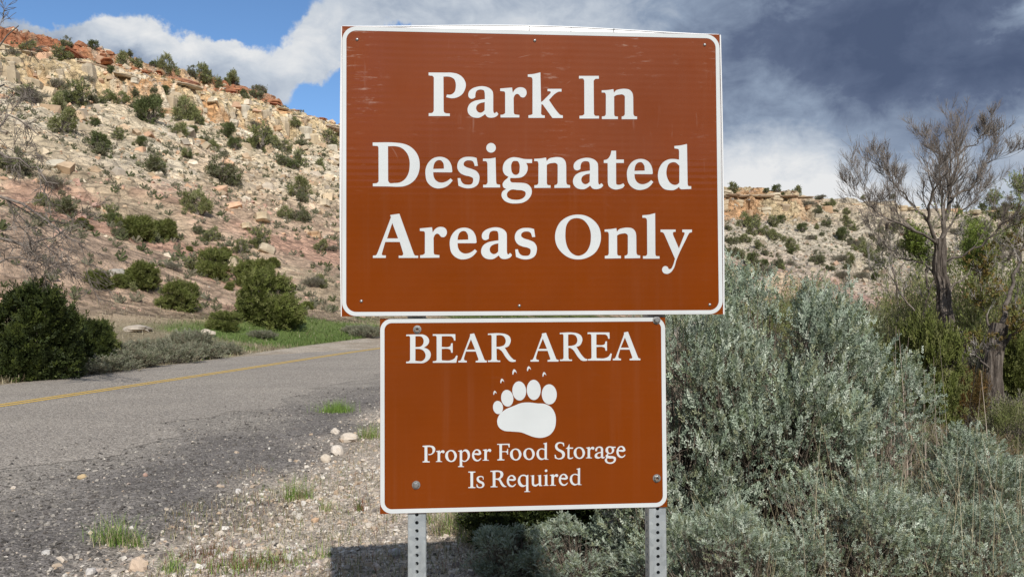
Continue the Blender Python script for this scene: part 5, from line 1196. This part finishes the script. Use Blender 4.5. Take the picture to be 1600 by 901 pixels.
def furrowed(P, rad, r, n=34):
    P = resample(P, 44); R = np.interp(np.linspace(0, 1, 44), np.linspace(0, 1, len(rad)), rad); V, F = tube_np([P], [R], n)
    V = V.reshape(44, n, 3); c = P[:, None, :]; a = np.arange(n)[None, :] / n * 2 * np.pi; h = np.linspace(0, 1, 44)[:, None]
    L = np.linalg.norm(P[-1] - P[0]); q = fbm(np.cos(a) * 5.5 + h * L * .5 + 9, np.sin(a) * 5.5 + h * L * .35, 77, 3); q = 1 - .42 * np.abs(q) + .10 * fbm(np.cos(a) * 1.2 + h * 2, np.sin(a) * 1.2 + h * 3, 78, 2) + .10 * np.clip(1 - h * 8, 0, 1) * np.cos(a * 4)
    return (c + (V - c) * q[..., None]).reshape(-1, 3), F
def make_tree(name, label, trunk, tr, limbs, seed, gens=3, leaves=None, dens=1.0, twm=M_twig, limbm=M_bark, cat='tree', spread=.75, upb=.35, rmin=.0055, shrink=.45, droop=0):
    base = np.array(trunk[0]); r = np.random.default_rng(seed); e = empty(name, tuple(base))
    TP = resample(trunk, 16) - base; TP[1:-1] += r.normal(size=(14, 3)) * .02; rad = np.linspace(tr[0], tr[1], 16); rad[0] *= 1.3; rad[1] *= 1.1
    V, F = furrowed(TP, rad, r) if tr[0] > .15 else tube_np([TP], [rad], 14)
    obj('trunk', np_mesh('trunk', V, F, [M_cbark], False), e)
    LB = [(resample(p, 12) - base + np.vstack([[0, 0, 0], r.normal(size=(11, 3)) * .035]), a, b) for p, a, b in limbs]
    for P_, a, b in LB:
        V, F = tube_np([P_], [np.linspace(a, b, len(P_))], 7); obj('limb', np_mesh('limb', V, F, [limbm], True), e)
    P2, R2, tips = twigs(LB, r, gens, spread, upb, shrink, dens, rmin, droop)
    V, F = tube_np(P2, R2, 3); tag(obj('twigs', np_mesh('twigs', V, F, [twm]), e), kind='stuff')
    if leaves:
        n, pal, size, cond = leaves; allp = np.concatenate(P2); allp = allp[cond(allp + base)]
        if len(allp):
            q = allp[r.integers(0, len(allp), n)] + r.normal(size=(n, 3)) * .10; T = sprig_template(7, .09, size, size * .62, 65, r, False); C = np.array(pal)[r.integers(0, len(pal), n)] * r.uniform(.8, 1.25, (n, 1))
            V, F, C = scatter(T, spin(n, r, 1.0), r.uniform(.7, 1.3, n), q, C); tag(obj('leaves', np_mesh('leaves', V, F, [M_leaf], cols=C), e), kind='stuff')
    return tag(e, label, cat)
def PXL(lst, Y, dy=0, k=1):
    n = len(lst); return [wp(x, y, Y + dy * i / max(n - 1, 1)) for i, (x, y) in enumerate(lst)]
YT = 21.5
LEAFG = [(.15, .22, .035), (.19, .26, .05), (.12, .17, .03)]
def trunkbase(px, Y):
    d = pix_dir([px], [500])[0]; x = d[0] / d[1] * Y; z = float(H(np.array([x]), np.array([Y]))[0]); return np.array([x, Y, z - .15])
tb = trunkbase(1484, YT)
make_tree('cottonwood', 'tall half-dead cottonwood with thick furrowed trunk and bare spreading crown', [tb] + PXL([(1482, 560), (1477, 500), (1471, 440), (1468, 372)], YT), (.28, .16), [
    (PXL([(1468, 400), (1474, 350), (1480, 320), (1483, 285), (1498, 252), (1506, 236), (1524, 226)], YT, .8), 0.082, 0.014),
    (PXL([(1469, 385), (1450, 350), (1447, 315), (1465, 290), (1480, 268)], YT, -1), 0.058, 0.014),
    (PXL([(1464, 380), (1425, 356), (1392, 345), (1362, 326), (1350, 312)], YT, -1.6), 0.044, 0.008),
    (PXL([(1449, 345), (1425, 318), (1400, 290), (1384, 268), (1376, 254)], YT, -.6), 0.034, 0.008),
    (PXL([(1483, 290), (1476, 250), (1464, 236), (1456, 224)], YT, 1.4), 0.034, 0.007),
    (PXL([(1486, 310), (1520, 290), (1542, 255), (1560, 236)], YT, .6), 0.037, 0.007),
    (PXL([(1476, 410), (1530, 385), (1575, 345), (1605, 312)], YT, -1.2), 0.037, 0.007),
    (PXL([(1524, 226), (1532, 214), (1542, 206)], YT + .8, .2), 0.015, 0.006),
    (PXL([(1470, 375), (1492, 340), (1518, 318), (1540, 300)], YT, 1.8), 0.034, 0.007),
    (PXL([(1473, 440), (1440, 410), (1405, 400), (1372, 372)], YT, 1.0), 0.027, 0.007),
    (PXL([(1475, 460), (1510, 430), (1548, 420), (1580, 398)], YT, .8), 0.024, 0.007)],
    201, 3, (3000, [(.20, .27, .05), (.25, .31, .07), (.16, .21, .04)], .042, lambda p: (p[:, 2] < 4.3) & (p[:, 2] > .6) & (np.abs(p[:, 0] / p[:, 1] - .545) < .045)), 1.75, M_twigd, rmin=.0032, spread=.72, upb=.30, shrink=.52)
tb = trunkbase(1548, 19.5)
make_tree('cottonwood', 'shorter cottonwood with a broken-off furrowed trunk right of the tall one', [tb] + PXL([(1549, 600), (1553, 560), (1562, 506)], 19.5), (.27, .20), [
    (PXL([(1560, 520), (1573, 470), (1586, 430), (1600, 380)], 19.5, 1.5), .07, .02), (PXL([(1560, 540), (1585, 520), (1605, 500)], 19.5, -.5), .05, .015),
    (PXL([(1550, 590), (1530, 560), (1520, 540), (1518, 555)], 19.5, -.8), .03, .01), (PXL([(1556, 540), (1540, 500), (1534, 470), (1528, 440)], 19.5, .8), .035, .01)],
    202, 3, (500, [(.17, .12, .035), (.13, .13, .03)], .07, lambda p: p[:, 2] > .8), .8, M_twig)
# thin pale saplings between them
for i, (pts, Y, lab) in enumerate([
    ([(1437, 548), (1441, 500), (1452, 452), (1446, 420)], 27, 'thin pale leaning sapling left of the tall cottonwood trunk'),
    ([(1520, 560), (1512, 500), (1524, 450), (1530, 400), (1548, 352)], 28, 'thin grey tree between the two thick trunks'),
    ([(1588, 600), (1580, 520), (1592, 430), (1585, 350), (1592, 320)], 30, 'twiggy grey tree at the right picture edge behind the broken trunk'),
    ([(1400, 540), (1405, 480), (1398, 430), (1388, 398)], 33, 'pale twiggy small tree left of the tall cottonwood, the farthest one'),
    ([(1625, 620), (1618, 520), (1610, 420), (1600, 350)], 24, 'grey-branched tree cut by the right picture edge')]):
    p = PXL(pts, Y); b = trunkbase(pts[0][0], Y); top = p[-1]
    make_tree('grey_tree', lab, [b] + p[1:], (.075, .025), [([p[1], p[1] + np.array([-.7, .2, 1.0]), p[1] + np.array([-1.3, .3, 2.2])], .03, .008), ([p[2], p[2] + np.array([.6, -.2, .9]), p[2] + np.array([1.2, -.3, 1.9])], .028, .008),
              ([p[1], p[1] + np.array([.6, .2, .8]), p[1] + np.array([.9, .3, 1.6])], .03, .008), ([p[-2], top, top + np.array([.1, 0, .7])], .03, .008)], 210 + i, 3,
              (1500, [(.19, .23, .06), (.24, .27, .09), (.15, .18, .06)], .05, lambda q: q[:, 2] > .3) if i in (1, 2, 4) else (260, [(.16, .18, .07)], .06, lambda q: q[:, 2] > 1), .95, M_twig, M_wood)
# bare tree reaching in from the left
YL_ = 17.0; b = trunkbase(-95, YL_)
make_tree('bare_tree', 'grey leafless tree reaching in from the left picture edge', [b] + PXL([(-92, 480), (-86, 380), (-70, 260)], YL_), (.20, .10), [
    (PXL([(-82, 330), (-30, 300), (30, 318), (85, 356), (122, 384)], YL_, -.8), .05, .01), (PXL([(-85, 380), (-30, 372), (30, 382), (80, 372), (118, 350)], YL_, .8), .05, .01),
    (PXL([(-75, 280), (-30, 210), (20, 180), (62, 205)], YL_, .5), .05, .01), (PXL([(-70, 260), (-40, 150), (-5, 70), (28, 42)], YL_, -.6), .055, .01), (PXL([(-72, 265), (-30, 240), (35, 250), (88, 290)], YL_, -1.4), .04, .01),
    (PXL([(-40, 150), (0, 130), (30, 150)], YL_, .4), .03, .008), (PXL([(-88, 430), (-30, 420), (30, 400), (75, 408)], YL_, -1), .035, .01)],
    220, 3, None, 1.05, M_twigd, M_wood, spread=.85, upb=.0, shrink=.42, droop=.4)
# ------------------------------------------------------------------ shrubs of the river bottom
def mid(kind, name, px, Y, wpx, topy, label, cat, rz=0, group=None, ref=2.15, href=1.5):
    b = trunkbase(px, Y); w = wpx / FPX * Y; top = wp(px, topy, Y)[2]; sc = w / ref; hk = (top - b[2]) / href
    return plant(kind, name, (b[0], b[1], b[2] + .1), 1, rz, label, cat, group, (sc, sc, max(hk, .2)))
for i, (k, nm, px, Y, w, ty, lab, cat) in enumerate([
    ('willow0', 'willow_shrub', 1262, 46, 110, 425, 'pale green willow behind the top of the tallest sagebrush', 'shrub'),
    ('willow1', 'willow_shrub', 1195, 44, 90, 452, 'grey-green willow just right of the upper panel corner', 'shrub'),
    ('willow2', 'willow_shrub', 1330, 42, 70, 470, 'pale willow between the sagebrush top and the cottonwood', 'shrub'),
    ('willow1', 'willow_shrub', 1372, 34, 70, 480, 'willow shrub in the gap left of the cottonwood trunk', 'shrub'),
    ('willow0', 'willow_shrub', 1432, 30, 110, 405, 'tall bright green willow behind the left side of the cottonwood', 'shrub'),
    ('willow2', 'willow_shrub', 1520, 27, 130, 372, 'tall yellow-green willow behind the right side of the cottonwood', 'shrub'),
    ('willow1', 'willow_shrub', 1590, 33, 120, 380, 'green willow crown at the right picture edge', 'shrub'),
    ('willow0', 'willow_shrub', 1575, 16, 80, 620, 'bright green shrub below the broken trunk', 'shrub'),
    ('jun_near0', 'juniper', 1442, 15.5, 112, 512, 'bright conical juniper left of the cottonwood trunk', 'juniper'),
    ('jun_near1', 'juniper', 1398, 17.5, 80, 545, 'dark juniper in the shade left of the conical one', 'juniper'),
    ('jun_near1', 'juniper', 1592, 22, 95, 520, 'dark green juniper at the right edge beside the broken trunk', 'juniper'),
    ('jun_near0', 'juniper', 1360, 22, 90, 560, 'dark juniper behind the sagebrush slope', 'juniper'),
    ('brown0', 'brown_shrub', 1508, 17, 62, 560, 'rusty brown shrub between the two thick trunks', 'shrub'),
    ('brown0', 'brown_shrub', 1578, 23, 60, 470, 'rusty leaved shrub behind the top of the broken trunk', 'shrub'),
    ('brush0', 'grey_shrub', 1400, 26, 120, 520, 'tangle of grey twigs left of the conical juniper', 'shrub'),
    ('brush1', 'grey_shrub', 1520, 24, 110, 530, 'tangle of grey twigs behind the rusty shrub', 'shrub'),
    ('brush0', 'grey_shrub', 1590, 17, 100, 600, 'grey bare bush right of the broken trunk', 'shrub'),
    ('brush1', 'grey_shrub', 1480, 34, 150, 470, 'grey bare thicket far behind the cottonwood trunk', 'shrub'),
    ('brush1', 'grey_shrub', 1560, 40, 150, 455, 'grey bare thicket behind the right willow', 'shrub'),
    ('brush0', 'grey_shrub', 1330, 52, 150, 455, 'dry grey thicket at the foot of the mesa', 'shrub'),
    ('willow2', 'willow_shrub', 1480, 56, 140, 440, 'distant pale green willow behind the cottonwood', 'shrub'),
    ('willow0', 'willow_shrub', 1610, 50, 140, 430, 'distant green willow at the far right foot slope', 'shrub'),
    ('willow1', 'willow_shrub', 1400, 62, 130, 450, 'distant olive willow below the pink slope', 'shrub'),
    ('willow1', 'willow_shrub', 1150, 60, 100, 465, 'distant willow peeping out beside the upper panel', 'shrub'),
    ('brush1', 'grey_shrub', 1210, 66, 140, 462, 'distant grey thicket below the gold mesa cliff', 'shrub')]):
    mid(k, nm, px, Y, w, ty, lab, cat, i * 1.3)
def understory():
    """fallen leaves, low dry growth covering the shaded river bottom"""
    r = np.random.default_rng(81); n = 15000; Y = 7 + 60 * r.random(n) ** 1.3; X = Y * r.uniform(.22, .78, n); k = road_dist(X, Y) > 12; X, Y = X[k], Y[k]; n = len(X)
    pal = np.array([(.20, .17, .11), (.13, .13, .06), (.24, .21, .15), (.10, .12, .04), (.16, .11, .06)]); T = sprig_template(8, .10, .13, .014, 50, r)
    V, F, C = scatter(T, spin(n, r, .3), r.uniform(.5, 1.1, n) * (.5 + Y / 22), np.c_[X, Y, H(X, Y)], pal[r.integers(0, 5, n)])
    tag(obj('undergrowth', np_mesh('undergrowth', V, F, [M_leaf], cols=C)), 'low dry undergrowth covering the river bottom under the trees', 'ground cover', kind='stuff')
understory()
for k, o in PROTO.items():
    if k not in used:
        for ch in list(o.children): bpy.data.objects.remove(ch)
        bpy.data.objects.remove(o)
